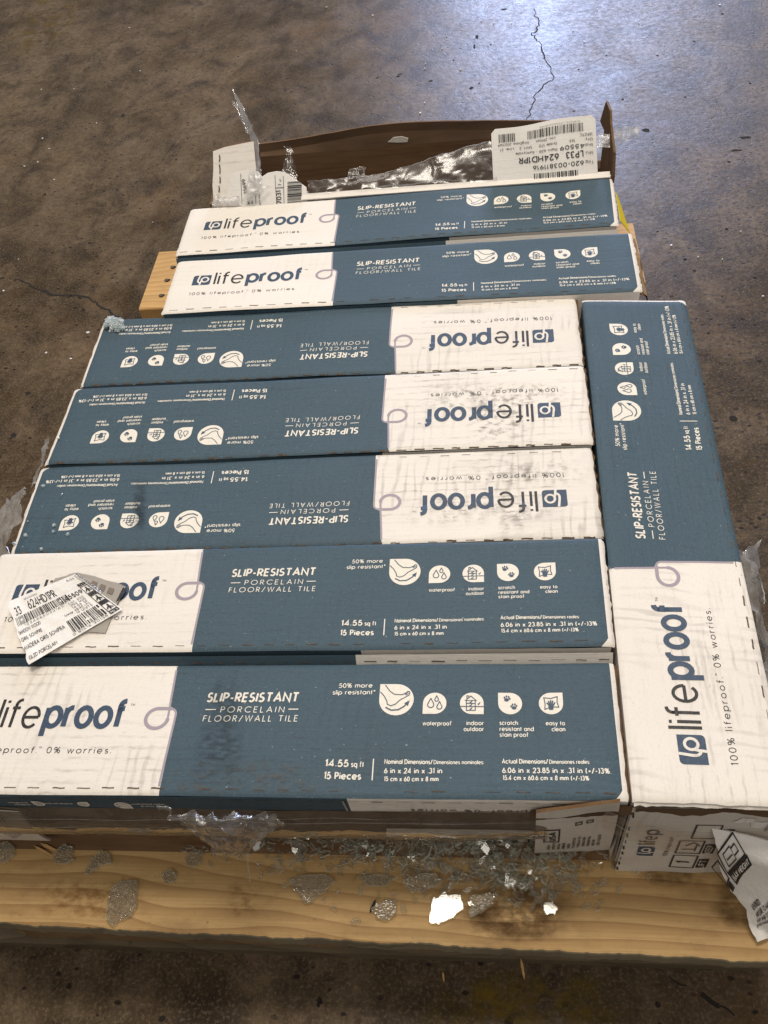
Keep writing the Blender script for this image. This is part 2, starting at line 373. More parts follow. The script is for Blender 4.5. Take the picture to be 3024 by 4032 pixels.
g('x', .5, [(0, 0), (.5, X)], [(0, X), (.5, 0)]); g('y', .52, [(0, X), (.27, .04)], [(.52, X), (.16, -.34)]); g('z', .46, [(0, X), (.46, X), (0, 0), (.46, 0)])
g('A', .76, [(0, 0), (.38, 1), (.76, 0)], [(.13, .33), (.63, .33)]); g('B', .52, [(0, 0), (0, 1), (.26, 1)] + arc(.26, .76, .24, .24, 90, -90) + [(0, .52)], [(.26, .52)] + arc(.26, .26, .27, .26, 90, -90) + [(0, 0)])
g('C', .82, arc(.5, .5, .5, .5, 45, 315)); g('D', .74, [(.2, 0), (0, 0), (0, 1), (.2, 1)] + arc(.24, .5, .5, .5, 90, -90))
g('E', .46, [(.46, 1), (0, 1), (0, 0), (.46, 0)], [(0, .52), (.42, .52)]); g('F', .44, [(.44, 1), (0, 1), (0, 0)], [(0, .52), (.40, .52)])
g('G', .96, arc(.5, .5, .5, .5, 45, 360) + [(.58, .5)]); g('H', .66, [(0, 0), (0, 1)], [(.66, 0), (.66, 1)], [(0, .52), (.66, .52)])
g('I', 0, [(0, 0), (0, 1)]); g('J', .34, [(.34, 1), (.34, .2)] + arc(.17, .2, .17, .2, 0, -170)); g('K', .58, [(0, 0), (0, 1)], [(.55, 1), (.02, .48)], [(.14, .58), (.58, 0)])
g('L', .42, [(0, 1), (0, 0), (.42, 0)]); g('M', .92, [(0, 0), (.14, 1), (.46, .12), (.78, 1), (.92, 0)]); g('N', .70, [(0, 0), (0, 1), (.70, 0), (.70, 1)])
g('O', 1.0, arc(.5, .5, .5, .5, 0, 360, 28)); g('P', .50, [(0, 0), (0, 1), (.24, 1)] + arc(.24, .73, .26, .27, 90, -90) + [(0, .46)])
g('Q', 1.0, arc(.5, .5, .5, .5, 0, 360, 28), [(.62, .32), (.95, 0)]); g('R', .54, [(0, 0), (0, 1), (.24, 1)] + arc(.24, .74, .26, .26, 90, -90) + [(0, .48)], [(.20, .48), (.54, 0)])
g('S', .50, arc(.25, .755, .21, .245, 40, 270) + arc(.25, .255, .25, .255, 90, -150)); g('T', .60, [(0, 1), (.60, 1)], [(.30, 0), (.30, 1)])
g('U', .62, [(0, 1), (0, .31)] + arc(.31, .31, .31, .31, 180, 360) + [(.62, 1)]); g('V', .72, [(0, 1), (.36, 0), (.72, 1)]); g('W', 1.12, [(0, 1), (.28, 0), (.56, 1), (.84, 0), (1.12, 1)])
g('X', .62, [(0, 0), (.62, 1)], [(0, 1), (.62, 0)]); g('Y', .62, [(0, 1), (.31, .48), (.62, 1)], [(.31, .48), (.31, 0)]); g('Z', .58, [(0, 1), (.58, 1), (0, 0), (.58, 0)])
g('0', .58, arc(.29, .5, .29, .5, 0, 360)); g('1', .20, [(0, .84), (.18, 1), (.18, 0)]); g('2', .52, arc(.26, .72, .25, .28, 170, -35) + [(0, 0), (.54, 0)])
g('3', .50, arc(.23, .755, .22, .245, 150, -90) , arc(.23, .265, .27, .265, 88, -150)); g('4', .60, [(.44, 0), (.44, 1), (0, .24), (.60, .24)])
g('5', .50, [(.44, 1), (.14, 1), (.05, .56)] + arc(.22, .32, .28, .32, 115, -150)); g('6', .54, arc(.27, .29, .27, .29, 0, 360), [(.03, .42), (.34, 1)])
g('7', .50, [(0, 1), (.50, 1), (.14, 0)]); g('8', .52, arc(.26, .75, .21, .25, 0, 360), arc(.26, .25, .26, .25, 0, 360)); g('9', .54, arc(.27, .71, .27, .29, 0, 360), [(.51, .58), (.20, 0)])
g('.', 0, [(0, 0), (0, .10)]); g(',', .05, [(.05, .08), (0, -.14)]); g(':', 0, [(0, .02), (0, .12)], [(0, .5), (0, .6)]); g('-', .30, [(0, .38), (.30, .38)])
g('/', .42, [(0, -.08), (.42, 1.04)]); g('(', .2, arc(.34, .46, .34, .62, 120, 240)); g(')', .2, arc(-.14, .46, .34, .62, 60, -60)); g('+', .44, [(0, .38), (.44, .38)], [(.22, .16), (.22, .60)])
g('%', .84, arc(.18, .74, .17, .24, 0, 360, 14), arc(.66, .26, .17, .24, 0, 360, 14), [(.16, -.02), (.70, 1.02)]); g('*', .3, [(.15, .62), (.15, 1.0)], [(0, .72), (.3, .92)], [(.3, .72), (0, .92)])
g(' ', .12)

class Panel:
    """a printed face: (u, v) in mm on it -> a point of the place"""
    def __init__(s, mb, fn): s.mb = mb; s.fn = fn; s.k = 0
    def P(s, u, v, off=0): return s.fn(u, v, off)
    def ribbon(s, pts, hw, mat, off=.3, closed=False, cap=True):
        s.k += 1; off = off + .010 * (s.k % 7)
        q = [Vector(p) for p in pts]
        if closed is False and (q[0] - q[-1]).length < 1e-4 and len(q) > 3: closed = True
        if closed and (q[0] - q[-1]).length < 1e-4: q.pop()
        r = []
        n = len(q)
        for i in range(n if closed else n - 1):
            a, b = q[i], q[(i + 1) % n]; m = max(1, int((b - a).length / 9))
            for k in range(m): r.append(a.lerp(b, k / m))
        if not closed: r.append(q[-1])
        n = len(r); L = []; Rr = []
        for i in range(n):
            a = r[i - 1] if (i or closed) else None; c = r[(i + 1) % n] if (i < n - 1 or closed) else None; b = r[i]
            d1 = (b - a).normalized() if a is not None and (b - a).length > 1e-6 else None
            d2 = (c - b).normalized() if c is not None and (c - b).length > 1e-6 else None
            if d1 is None: d1 = d2
            if d2 is None: d2 = d1
            if d1 is None: return
            t = d1 + d2
            if t.length < .2: t = d1.copy()
            t.normalize(); nn = Vector((-t.y, t.x)); k = max(.45, nn.dot(Vector((-d1.y, d1.x))))
            e = Vector((0, 0))
            L.append(b + nn * (hw / k) + e); Rr.append(b - nn * (hw / k) + e)
        G = [[s.P(p.x, p.y, off) for p in Rr], [s.P(p.x, p.y, off) for p in L]]
        U = [[(p.x / 1000, p.y / 1000) for p in Rr], [(p.x / 1000, p.y / 1000) for p in L]]
        if closed:
            for row in G: row.append(row[0])
            for row in U: row.append(row[0])
        s.mb.grid(G, mat, U)
    def fill(s, pts, mat, off=.3, c=None):
        s.k += 1; off = off + .010 * (s.k % 7)
        if c is None: c = (sum(p[0] for p in pts) / len(pts), sum(p[1] for p in pts) / len(pts))
        n = len(pts)
        for i in range(n):
            a, b = pts[i], pts[(i + 1) % n]
            tri = [c, a, b]
            s.mb.face([s.P(p[0], p[1], off) for p in tri], mat, [(p[0] / 1000, p[1] / 1000) for p in tri])
    def rect(s, u0, v0, u1, v1, mat, off=.3):
        s.k += 1; off = off + .010 * (s.k % 7)
        nu = max(1, int(abs(u1 - u0) / 9)); nv = max(1, int(abs(v1 - v0) / 9))
        G = [[s.P(u0 + (u1 - u0) * i / nu, v0 + (v1 - v0) * j / nv, off) for i in range(nu + 1)] for j in range(nv + 1)]
        U = [[((u0 + (u1 - u0) * i / nu) / 1000, (v0 + (v1 - v0) * j / nv) / 1000) for i in range(nu + 1)] for j in range(nv + 1)]
        s.mb.grid(G, mat, U)
    def text(s, txt, u0, base, cap, w, mat, u1=None, track=.0, slant=0.0, right=False, off=.3, xh=1.0):
        """w: stroke weight as a share of the cap height; fitted to u0..u1 when u1 is given"""
        gap = .20 + track + w * .55
        x = 0; pen = []
        for ch in txt:
            wd, st = FONT.get(ch, FONT['-'])
            pen.append((x, st)); x += wd + gap + (.10 if ch == ' ' else 0)
        nat = x - gap; sx = cap
        if u1 is not None: sx = ((u1 - u0) - w * cap) / max(nat, .01)
        if right: u0 = u0 - nat * sx
        for px, st in pen:
            for q in st:
                q = [(a, b * xh if b <= X else (X * xh + (b - X) * (1.0 - X * xh) / (1 - X))) for a, b in q]
                pp = [(u0 + w * cap * .5 + (px + a) * sx + slant * b * cap, base + (w * .5 + b * (1 - w)) * cap) for a, b in q]
                s.ribbon(pp, w * cap * .5, mat, off)
    def bars(s, u0, v0, u1, v1, seed, mat, unit=None, off=.3):
        rg = random.Random(seed); u = u0; unit = unit or (u1 - u0) / 95
        while u < u1 - unit:
            wd = rg.choice((1, 1, 2, 3)) * unit
            s.rect(u, v0, min(u + wd, u1), v1, mat, off); u += wd + rg.choice((1, 1, 2, 2)) * unit
    def frame(s, u0, v0, u1, v1, hw, mat, off=.3):
        s.ribbon([(u0, v0), (u1, v0), (u1, v1), (u0, v1), (u0, v0)], hw, mat, off, closed=True)

def blob(cx, cy, r, corner):
    """a disc with one square corner"""
    a = {'TR': 90, 'TL': 180, 'BL': 270, 'BR': 0}[corner]
    k = {'TR': (1, 1), 'TL': (-1, 1), 'BL': (-1, -1), 'BR': (1, -1)}[corner]
    return arc(cx, cy, r, r, a, a + 270, 22) + [(cx + k[0] * r, cy + k[1] * r)]
def drop(cx, cy, r):
    return arc(cx, cy, r, r, 150, 390, 14) + [(cx, cy + 2.3 * r)]

def icons(p, ys=84.3, xs=(426, 459.6, 491.6, 524.4, 558.9), r=(15.2, 10.2), hw=.42, fg=None, ink=None):
    fg = fg or M['cream']; ink = ink or M['navy']
    big, sm = r; k = sm / 10.2
    # foot
    x, y = xs[0], ys + 3.5 * k; B = big / 15.0
    p.fill(blob(x, y, big, 'TL'), fg, .15, (x, y))
    f = lambda pts: [(x + a * B, y + b * B) for a, b in pts]
    p.ribbon(f([(-10.5, 14.0), (-6, 8), (-2, 5), (4, 4.6), (8, 6), (9.6, 8), (11.2, 7.4), (11.0, 4.6), (8.2, 2.6), (3, -.6), (-.5, -4.4), (-4.5, -6.0), (-7.6, -4.6), (-8.2, -1.6), (-10.6, 3), (-14.5, 7.5)]), hw * B, ink, .35)
    for q in ([(8.8, 7.6), (10.2, 5.4)], [(7.6, 6.8), (9.4, 4.6)], [(6.6, 6.2), (8.6, 4.0)]): p.ribbon(f(q), hw * .8 * B, ink, .35)
    p.ribbon(f([(-9, -7.5), (-4, -10.2), (2, -9.8), (7, -6.6), (9.5, -3.6)]), hw * 1.5 * B, ink, .35)
    p.fill(f([(11.6, -.8), (6.9, -3.6), (10.3, -6.4)]), ink, .36)
    # drops
    x, y = xs[1], ys; f = lambda pts: [(x + a * k, y + b * k) for a, b in pts]
    p.fill(blob(x, y, sm, 'BL'), fg, .15, (x, y))
    for cx, cy, rr in ((-3.4, -1.6, 2.7), (1.6, 3.4, 1.6), (4.2, -3.6, 2.2)): p.ribbon(f(drop(cx, cy, rr)), hw * k, ink, .35, closed=True)
    # house
    x, y = xs[2], ys; f = lambda pts: [(x + a * k, y + b * k) for a, b in pts]
    p.fill(blob(x, y, sm, 'BR'), fg, .15, (x, y))
    p.ribbon(f([(-5.4, 2.6), (-.8, 6.8), (3.8, 2.6), (-5.4, 2.6)]), hw * k, ink, .35, closed=True)
    p.ribbon(f([(-4.6, 2.6), (-4.6, -6.8), (3.0, -6.8), (3.0, 2.6)]), hw * k, ink, .35)
    p.ribbon(f([(-4.2, 4.4), (-4.2, 7), (-2.6, 7), (-2.6, 5.4)]), hw * k, ink, .35)
    p.ribbon(f([(-9.6, -3.2), (10.1, -3.2)]), hw * k, ink, .35); p.ribbon(f([(-4.6, -.2), (3, -.2)]), hw * k, ink, .35)
    for cx, cy in ((-.8, 1.2), (-.8, -1.8), (-.8, -5.2), (6, -.4)): p.ribbon(f([(cx - 1, cy), (cx - .3, cy - .9), (cx + 1.2, cy + 1.2)]), hw * k, ink, .36)
    # paws
    x, y = xs[3], ys; f = lambda pts: [(x + a * k, y + b * k) for a, b in pts]
    p.fill(blob(x, y, sm, 'TL'), fg, .15, (x, y))
    for ox, oy, ro in ((-3, 3.4, .35), (3.2, -4.2, .0)):
        for a, d, rx, ry in ((0, 0, 2.1, 1.7), (40, 2.9, .75, 1.1), (75, 3.3, .75, 1.2), (110, 3.2, .75, 1.2), (148, 2.8, .75, 1.1)):
            cx = ox + d * math.cos(math.radians(a) - ro); cy = oy + d * math.sin(math.radians(a) - ro)
            p.fill(f(arc(cx, cy, rx, ry, 0, 330, 9)), ink, .35)
    # hand on a cloth
    x, y = xs[4], ys; f = lambda pts: [(x + a * k, y + b * k) for a, b in pts]
    p.fill(blob(x, y, sm, 'TR'), fg, .15, (x, y))
    p.ribbon(f([(-5.8, 5.4), (0, 4.6), (5.6, 6.4), (5.2, 1), (6.4, -3.6), (2.5, -3.4), (-1.8, -4.2), (-5.4, -5.6), (-4.9, -.4), (-5.8, 5.4)]), hw * k, ink, .35, closed=True)
    p.fill(f([(-1.6, -6.2), (1.8, -6.0), (2.2, -1.6), (-2.2, -1.2), (-2.4, -3)]), ink, .37)
    for q in ([(-1.6, -1.6), (-3.6, .6)], [(-1.2, -1.8), (-1.9, 2.2)], [(-.2, -1.6), (-.1, 3.0)], [(.9, -1.6), (1.6, 2.6)], [(1.8, -2), (3.4, 1.0)]): p.ribbon(f(q), .62 * k, ink, .37)

def square_logo(p, u0, v0, u1, v1, col, bgm):
    w_, h_ = u1 - u0, v1 - v0; r = .14 * w_
    pts = [(u0, v0), (u1 - r, v0)] + arc(u1 - r, v0 + r, r, r, -90, 0, 4) + [(u1, v1)] + arc(u0 + r, v1 - r, r, r, 90, 180, 4)
    p.fill(pts, col, .15)
    f = lambda q: [(u0 + a * w_, v0 + b * h_) for a, b in q]
    hw = .048 * w_
    p.ribbon(f([(.36, 1.0), (.30, .52)] + arc(.44, .42, .14, .20, 180, 275, 6)), hw, bgm, .4)
    p.ribbon(f(arc(.68, .52, .19, .235, -70, 200, 14) + [(.47, .30), (.44, 0.0)]), hw, bgm, .42)
    p.ribbon(f(arc(.68, .52, .19, .235, 200, 290, 7)), hw, bgm, .44)

def wordmark(p, u0, base, u1, asc, thin, bold, wt=(.095, .165)):
    """two-weight word: four light letters, five heavy ones"""
    k = (u1 - u0)
    p.text('life', u0, base, asc, wt[0], thin, u0 + .335 * k, track=-.02, xh=1.10)
    p.text('proof', u0 + .365 * k, base, asc, wt[1], bold, u1, track=-.04, xh=1.10)

RED = 0
def face_print(p, wid):
    """all the print of a carton top; u 0..615, v 0..wid, read with v up"""
    k = wid / 124.0
    W_, B_, C_, N_, L_ = M['white'], M['black'], M['cream'], M['navy'], M['lilac']
    # tab outline with its ring
    up = [(229.2, 7.5), (229.5, 40), (229.5, 73.5)] + arc(224.0, 73.5, 5.5, 6.0, 0, 90, 6)[1:]
    p.ribbon([(a - .9, b * k) for a, b in up] , 1.0, L_, .15)
    p.ribbon([(a, b * k) for a, b in [(224, 79.5)] + arc(211.8, 70, 10.2, 9.7, 90, 360, 22)], 1.65, L_, .2)
    p.ribbon([(a, b * k) for a, b in [(221.9, 69.5), (221.6, 78), (220.6, 92), (219.2, 118), (218.9, 123)]], 1.0, L_, .18)
    square_logo(p, 30.8, 60 * k, 55.8, 83 * k, N_, W_)
    wordmark(p, 60.5, 59.6 * k, 182.5, 30.0 * k, B_, N_)
    p.text('TM', 184, 82.5 * k, 2.2, .14, N_)
    p.text('100% lifeproof.', 31, 36.6 * k, 6.2 * k, .105, B_, 108.5, track=.16)
    p.text('TM', 109.5, 41.5 * k, 1.4, .16, B_)
    p.text('0% worries.', 117.5, 36.6 * k, 6.2 * k, .105, B_, 177.6, track=.16)
    p.text('SLIP-RESISTANT', 254, 85.6 * k, 10.0 * k, .18, C_, 338.5, slant=.06)
    p.text('PORCELAIN', 269, 75.4 * k, 6.1 * k, .115, C_, 327, track=.25, slant=.04)
    p.ribbon([(255, 78.5 * k), (264.8, 78.5 * k)], .45, C_); p.ribbon([(330.6, 78.7 * k), (339.6, 78.7 * k)], .45, C_)
    p.text('FLOOR/WALL TILE', 254.5, 66.6 * k, 6.2 * k, .115, C_, 340.3, track=.22, slant=.04)
    p.text('50% more', 373.6, 99.4 * k, 4.9 * k, .15, C_, 404)
    p.text('slip resistant*', 368.6, 92.6 * k, 4.9 * k, .15, C_, 407)
    icons(p, 84.3 * k)
    cw = .155; cc = 4.3 * k
    p.text('waterproof', 449.8, 63.2 * k, cc, cw, C_, 474.6)
    p.text('indoor', 487.2, 63.6 * k, cc, cw, C_, 502); p.text('outdoor', 484.8, 58.2 * k, cc, cw, C_, 502)
    p.text('scratch', 515, 63.9 * k, cc, cw, C_, 530.6); p.text('resistant and', 515, 58.4 * k, cc, cw, C_, 543.6); p.text('stain proof', 515, 53.2 * k, cc, cw, C_, 539)
    p.text('easy to', 553.6, 63.7 * k, cc, cw, C_, 569.6); p.text('clean', 558.2, 58.3 * k, cc, cw, C_, 569.6)
    p.text('14.55', 368.8, 25.9 * k, 6.5 * k, .19, C_, 389); p.text('sq ft', 391, 25.9 * k, 5.2 * k, .17, C_, 402)
    p.text('15 Pieces', 368.8, 15.2 * k, 6.5 * k, .19, C_, 400.4)
    p.rect(409.2, 15 * k, 410.2, 33.4 * k, C_)
    p.text('Nominal Dimensions/', 419, 28.9 * k, 4.3 * k, .17, C_, 459.5); p.text('Dimensiones nominales:', 460.3, 28.9 * k, 3.8 * k, .15, C_, 501.8)
    p.text('6 in x 24 in x .31 in', 419.2, 20.9 * k, 4.9 * k, .175, C_, 467.6)
    p.text('15 cm x 60 cm x 8 mm', 419.5, 14.3 * k, 4.2 * k, .175, C_, 464.8)
    p.text('Actual Dimensions/', 516.5, 29.5 * k, 4.3 * k, .17, C_, 554); p.text('Dimensiones reales:', 554.8, 29.5 * k, 3.8 * k, .15, C_, 587.4)
    p.text('6.06 in x 23.85 in x .31 in (+/-)3%', 516.6, 21.4 * k, 4.9 * k, .175, C_, 602.5)
    p.text('15.4 cm x 60.6 cm x 8 mm (+/-)3%', 516.9, 15.4 * k, 4.2 * k, .175, C_, 585.8)

def dashes(p, v, u0, u1, seed, wv=.55, ln=11.0, gp=11.5, mat=None, off=.35, torn=.9):
    rg = random.Random(seed); u = u0 + rg.uniform(0, 6)
    while u < u1 - ln:
        l = ln * rg.uniform(.8, 1.1); j = rg.uniform(-.35, .35)
        h = wv * rg.uniform(.35, 1.25)
        if rg.random() < .08: u += l + gp; continue
        pts = [(u, v + j), (u + l * .2, v + j + h * rg.uniform(.2, 1) * torn), (u + l * .6, v + j - h * rg.uniform(0, .7) * torn), (u + l, v + j)]
        p.ribbon(pts, h, mat or M['cut'], off); u += l + gp * rg.uniform(.9, 1.1)

# ------------------------------------------------------------------ the setting
def build_floor():
    mb = MB()
    P = [[(x, y, 0) for x in (-9, -3, -1, 1, 3, 9)] for y in (-4, -1, 1, 3, 6, 14)]
    mb.grid(P, M['floor'])
    rg = random.Random(5)
    fp = Panel(mb, lambda u, v, off: Vector((u / 1000, v / 1000, .0004 + off / 1000)))
    def crack(px, wd, jit=5, sub=5):
        pts = []
        for a, b in zip(px[:-1], px[1:]):
            A, Bp = atz(*a), atz(*b)
            for k in range(sub):
                q = A.lerp(Bp, k / sub); pts.append((q.x * 1000 + rg.uniform(-jit, jit), q.y * 1000 + rg.uniform(-jit, jit)))
        for i in range(0, len(pts) - 1, 3):
            if rg.random() < .06: continue
            fp.ribbon(pts[i:i + 4], wd * rg.uniform(.5, 1.9), M['crack'], .1)
            if rg.random() < .2: fp.ribbon([pts[i], (pts[i][0] + rg.uniform(-14, 14), pts[i][1] + rg.uniform(-10, 10))], wd * .5, M['crack'], .1)
    crack([(1152, 20), (1165, 55), (1150, 75), (1170, 100), (1195, 165), (1155, 210), (1140, 265), (1158, 310), (1165, 380)], .95, 4.5, 7)
    crack([(-20, 600), (40, 605), (110, 635), (190, 640), (232, 672), (272, 700), (310, 725), (350, 742)], 1.5, 4, 7)
    crack([(1400, 500), (1480, 478), (1540, 470), (1600, 460)], .22, 4, 6)
    crack([(1440, 2110), (1520, 2150), (1600, 2200)], 1.2, 3, 6)
    crack([(-10, 1215), (40, 1180), (120, 1110)], .5, 4, 6)
    crack([(350, 350), (392, 290), (430, 240)], .35, 4, 6)
    # larger pits seen in the photograph
    pits = [(1395, 281, 24, 9), (1610, 297, 30, 7), (1590, 325, 36, 6), (1668, 290, 16, 10), (1575, 350, 10, 5), (1560, 30, 10, 5), (1030, 80, 9, 14), (1025, 100, 6, 14),
            (1018, 190, 12, 7), (930, 175, 14, 4), (1035, 180, 6, 4), (1060, 96, 5, 4), (865, 480 - 320, 10, 3), (1585, 905, 26, 12), (1570, 495, 10, 6), (1530, 720, 9, 5),
            (1480, 560, 12, 4), (1500, 585, 9, 4), (1630, 600, 12, 4), (1450, 640, 10, 3), (1605, 690, 10, 4), (1640, 780, 12, 6), (1420, 500, 9, 3), (1560, 640, 7, 4),
            (96, 420, 9, 7), (266, 249, 9, 8), (345, 395, 6, 5), (195, 525, 16, 3), (380, 345, 7, 4), (410, 60, 5, 4), (520, 490 - 40, 5, 3), (620, 170, 8, 4), (240, 700, 16, 10), (150, 640, 12, 6),
            (60, 850, 14, 8), (100, 1000, 14, 6), (30, 940, 16, 8), (110, 1075, 12, 8), (1610, 1020, 9, 5), (1640, 1120, 10, 6), (1520, 830, 8, 4), (1090, 20, 22, 4), (860, 165, 11, 4), (815, 168, 8, 3),
            (1220, 2170, 20, 8), (690, 2165, 22, 14), (350, 2200, 16, 8), (1420, 2170, 18, 8), (150, 2130, 16, 8), (1100, 2205, 30, 10), (1345, 215, 8, 4), (1310, 120, 6, 4), (1420, 120, 8, 4), (1500, 90, 7, 4), (1620, 180, 8, 5), (1480, 210, 9, 3), (980, 130, 6, 3), (1250, 150, 6, 3), (1240, 240, 8, 3)]
    for (x, y, rx, ry) in pits:
        c = atz(x, y); sc = (atz(x + 1, y) - c).length * 1000; k = rg.uniform(0, 6)
        pts = []
        for i in range(13):
            a = i / 13 * 6.283; rr = .68 + .5 * noise.noise(Vector((math.cos(a) * 1.2 + k * 9, math.sin(a) * 1.2, x * .1)))
            pts.append((c.x * 1000 + rx * sc * rr * math.cos(a) * .55, c.y * 1000 + ry * sc * 1.35 * rr * math.sin(a) * .75))
        fp.fill(pts, M['crack'], .05, (c.x * 1000, c.y * 1000))
    # worn yellow paint in front of the pallet
    def patch(quad, mat, z):
        A, B_, C_, D_ = [atz(*q, z) for q in quad]
        P = [[A.lerp(B_, i / 8).lerp(D_.lerp(C_, i / 8), j / 8) for i in range(9)] for j in range(9)]
        mb.grid(P, mat)
    patch([(850, 2240), (1420, 2240), (1330, 2090), (960, 2090)], M['paintworn'], .0012)
    patch([(-30, 130), (100, 130), (260, -30), (60, -30)], M['paintfaint'], .0012)
    o = mb.build('floor'); tag(o, None, None, None, 'structure')
    o['label'] = 'stained brown concrete warehouse floor with cracks and pits'
build_floor()

# ------------------------------------------------------------------ pallet
def build_pallet():
    root = thing('wooden_pallet', 'wooden pallet of yellowish boards under the tile cartons', 'pallet', (-.15, .72, 0))
    O = root.location
    rg = random.Random(3)
    def board(name, x0, x1, y0l, y0r, y1l, y1r, z0, z1, mat, mside, wob=.0012, nx=240):
        mb = MB()
        top = []; bot = []; fr = []
        yb = lambda x, a, b: a + (b - a) * (x - x0) / (x1 - x0)
        xs = [x0 + (x1 - x0) * i / nx for i in range(nx + 1)]
        front = []
        for x in xs:
            w0 = wob * (noise.noise(Vector((x * 22, 3.1, z0 * 9))) + .5 * noise.noise(Vector((x * 90, 1.1, 4))) + .35 * noise.noise(Vector((x * 320, 5.1, 4))))
            front.append(Vector((x, yb(x, y0l, y0r) + w0, 0)))
        r = .0025
        rows = []
        for dy, z in ((0, z0), (0, z1 - r), (.0009, z1 - r * .3), (r, z1)):
            rows.append([Vector((p.x, p.y + dy, z - (.0006 * max(0, noise.noise(Vector((p.x * 60, 8, 2)))) if z > z1 - .001 else 0))) for p in front])
        mid = [[Vector((p.x, p.y + r + (yb(p.x, y1l, y1r) - p.y - r) * k / 6, z1)) for p in front] for k in range(1, 7)]
        rows += mid
        rows.append([Vector((p.x, yb(p.x, y1l, y1r), z0)) for p in front])
        rows.append(rows[0])
        mb.grid(rows, lambda j, i: mside if j in (0, 1) else mat)
        for i, sg in ((0, 1), (nx, -1)):
            loop = [r_[i] for r_ in rows[:-1]]
            if sg > 0: loop = loop[::-1]
            mb.face(loop, mside)
        return mb.build(name, root, O)
    D = .1397
    # front deck board and the ones under the cartons
    b = board('deck_board', -.56, .262, .1915, .1775, .372, .358, D - .021, D, M['deck'], M['deckedge'], .0024)
    b['label'] = 'front deck board, grainy and stained with a dark knot, strewn with glass'
    def stain(px, mat, name, lift=.0008):
        mb = MB(); A, B_, C_, D_ = [atz(*q, D + lift) for q in px]
        mb.grid([[A.lerp(B_, i / 6).lerp(D_.lerp(C_, i / 6), j / 6) for i in range(7)] for j in range(7)], mat)
        o = mb.build(name, b, O); o['label'] = None if False else 'stain soaked into the front board'
        return o
    for y in (.405, .560, .715, .870): board('deck_board', -.556, .252, y, y, y + .125, y + .125, D - .021, D, M['deckend'], M['deckend'])
    rb = board('deck_board', -.556, .2445, 1.117, 1.109, 1.273, 1.265, D - .023, D, M['deckend'], M['deckend'], .0006)
    rb['label'] = 'rear deck board with three nail heads at its bare end'
    for px in ((373, 578), (360, 606), (348, 639)):
        c = atz(*px, D)
        mb = MB()
        ring = [Vector((c.x + .0034 * math.cos(a), c.y + .0034 * math.sin(a), D + .0006)) for a in [k * .524 for k in range(12)]]
        mb.slab(ring, (0, 0, .0010), M['steel'], M['steel'])
        dk = [Vector((c.x + .001 + .0052 * math.cos(a) * (1 + .25 * math.sin(3 * a)), c.y + .0044 * math.sin(a), D + .0003)) for a in [k * .524 for k in range(12)]]
        mb.face(dk, M['crack'])
        mb.build('nail', rb, O)
    # stain patches on the front board
    for px, mat in (([(940, 2030), (1280, 2048), (1260, 1880), (930, 1870)], M['stain']), ([(1020, 2035), (1200, 2045), (1235, 1935), (1000, 1925)], M['stain']),
                    ([(1190, 1900), (1290, 1900), (1290, 1830), (1200, 1830)], M['rusty']), ([(1370, 1920), (1560, 1930), (1510, 1840), (1360, 1840)], M['stain']),
                    ([(1520, 2010), (1690, 2020), (1640, 1900), (1540, 1900)], M['stain']), ([(480, 1985), (560, 1990), (570, 1905), (490, 1900)], M['rusty']),
                    ([(330, 1830), (760, 1845), (740, 1795), (330, 1790)], M['rusty']), ([(800, 1990), (860, 1992), (860, 1960), (800, 1958)], M['rusty']),
                    ([(1280, 1830), (1420, 1840), (1390, 1800), (1290, 1800)], M['stain']), ([(60, 1990), (330, 1995), (320, 1900), (70, 1890)], M['rusty'])):
        stain(px, mat, 'wood_stain', .0006 + .0002 * rg.random())
    # bearers under the front board, then the others
    def bearer(x0, x1, y0, y1, z0, z1, lab=None):
        mb = MB(); n = 24
        rows = []
        for (dy, z) in ((0, z0), (0, z1)):
            rows.append([Vector((x0 + (x1 - x0) * i / n, y0 + .002 * noise.noise(Vector((x0 * 5 + i * .4, z * 9, 1))), z)) for i in range(n + 1)])
        rows.append([Vector((p.x, y1, z1)) for p in rows[0]]); rows.append([Vector((p.x, y1, z0)) for p in rows[0]]); rows.append(rows[0])
        mb.grid(rows, M['stringer'])
        for i in (0, n):
            q = [r_[i] for r_ in rows[:4]]
            mb.face(q if i else q[::-1], M['stringer'])
        o = mb.build('bearer', root, O)
        if lab: o['label'] = lab
    for y in (.2045, .68, 1.135):
        bearer(-.505, -.155, y, y + .10, .0195, D - .0225)
        bearer(-.112, .232, y, y + .10, .0195, D - .0225)
    for y in (.199, .675, 1.13):
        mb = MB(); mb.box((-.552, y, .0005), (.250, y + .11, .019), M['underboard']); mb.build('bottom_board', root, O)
    # a broken knot on the bearer
    mb = MB(); c = aty(780, 2030, .202)
    pts = [Vector((c.x + a, .2005, c.z + b_)) for a, b_ in ((-.022, .014), (-.004, .010), (.010, .022), (.011, -.020), (-.006, -.022), (-.012, -.010), (-.024, -.006))]
    mb.slab(pts, (0, .003, 0), M['deckedge'], M['deckedge'])
    o = mb.build('split_knot', root, O); o['label'] = 'pale split piece on the dark bearer'
build_pallet()

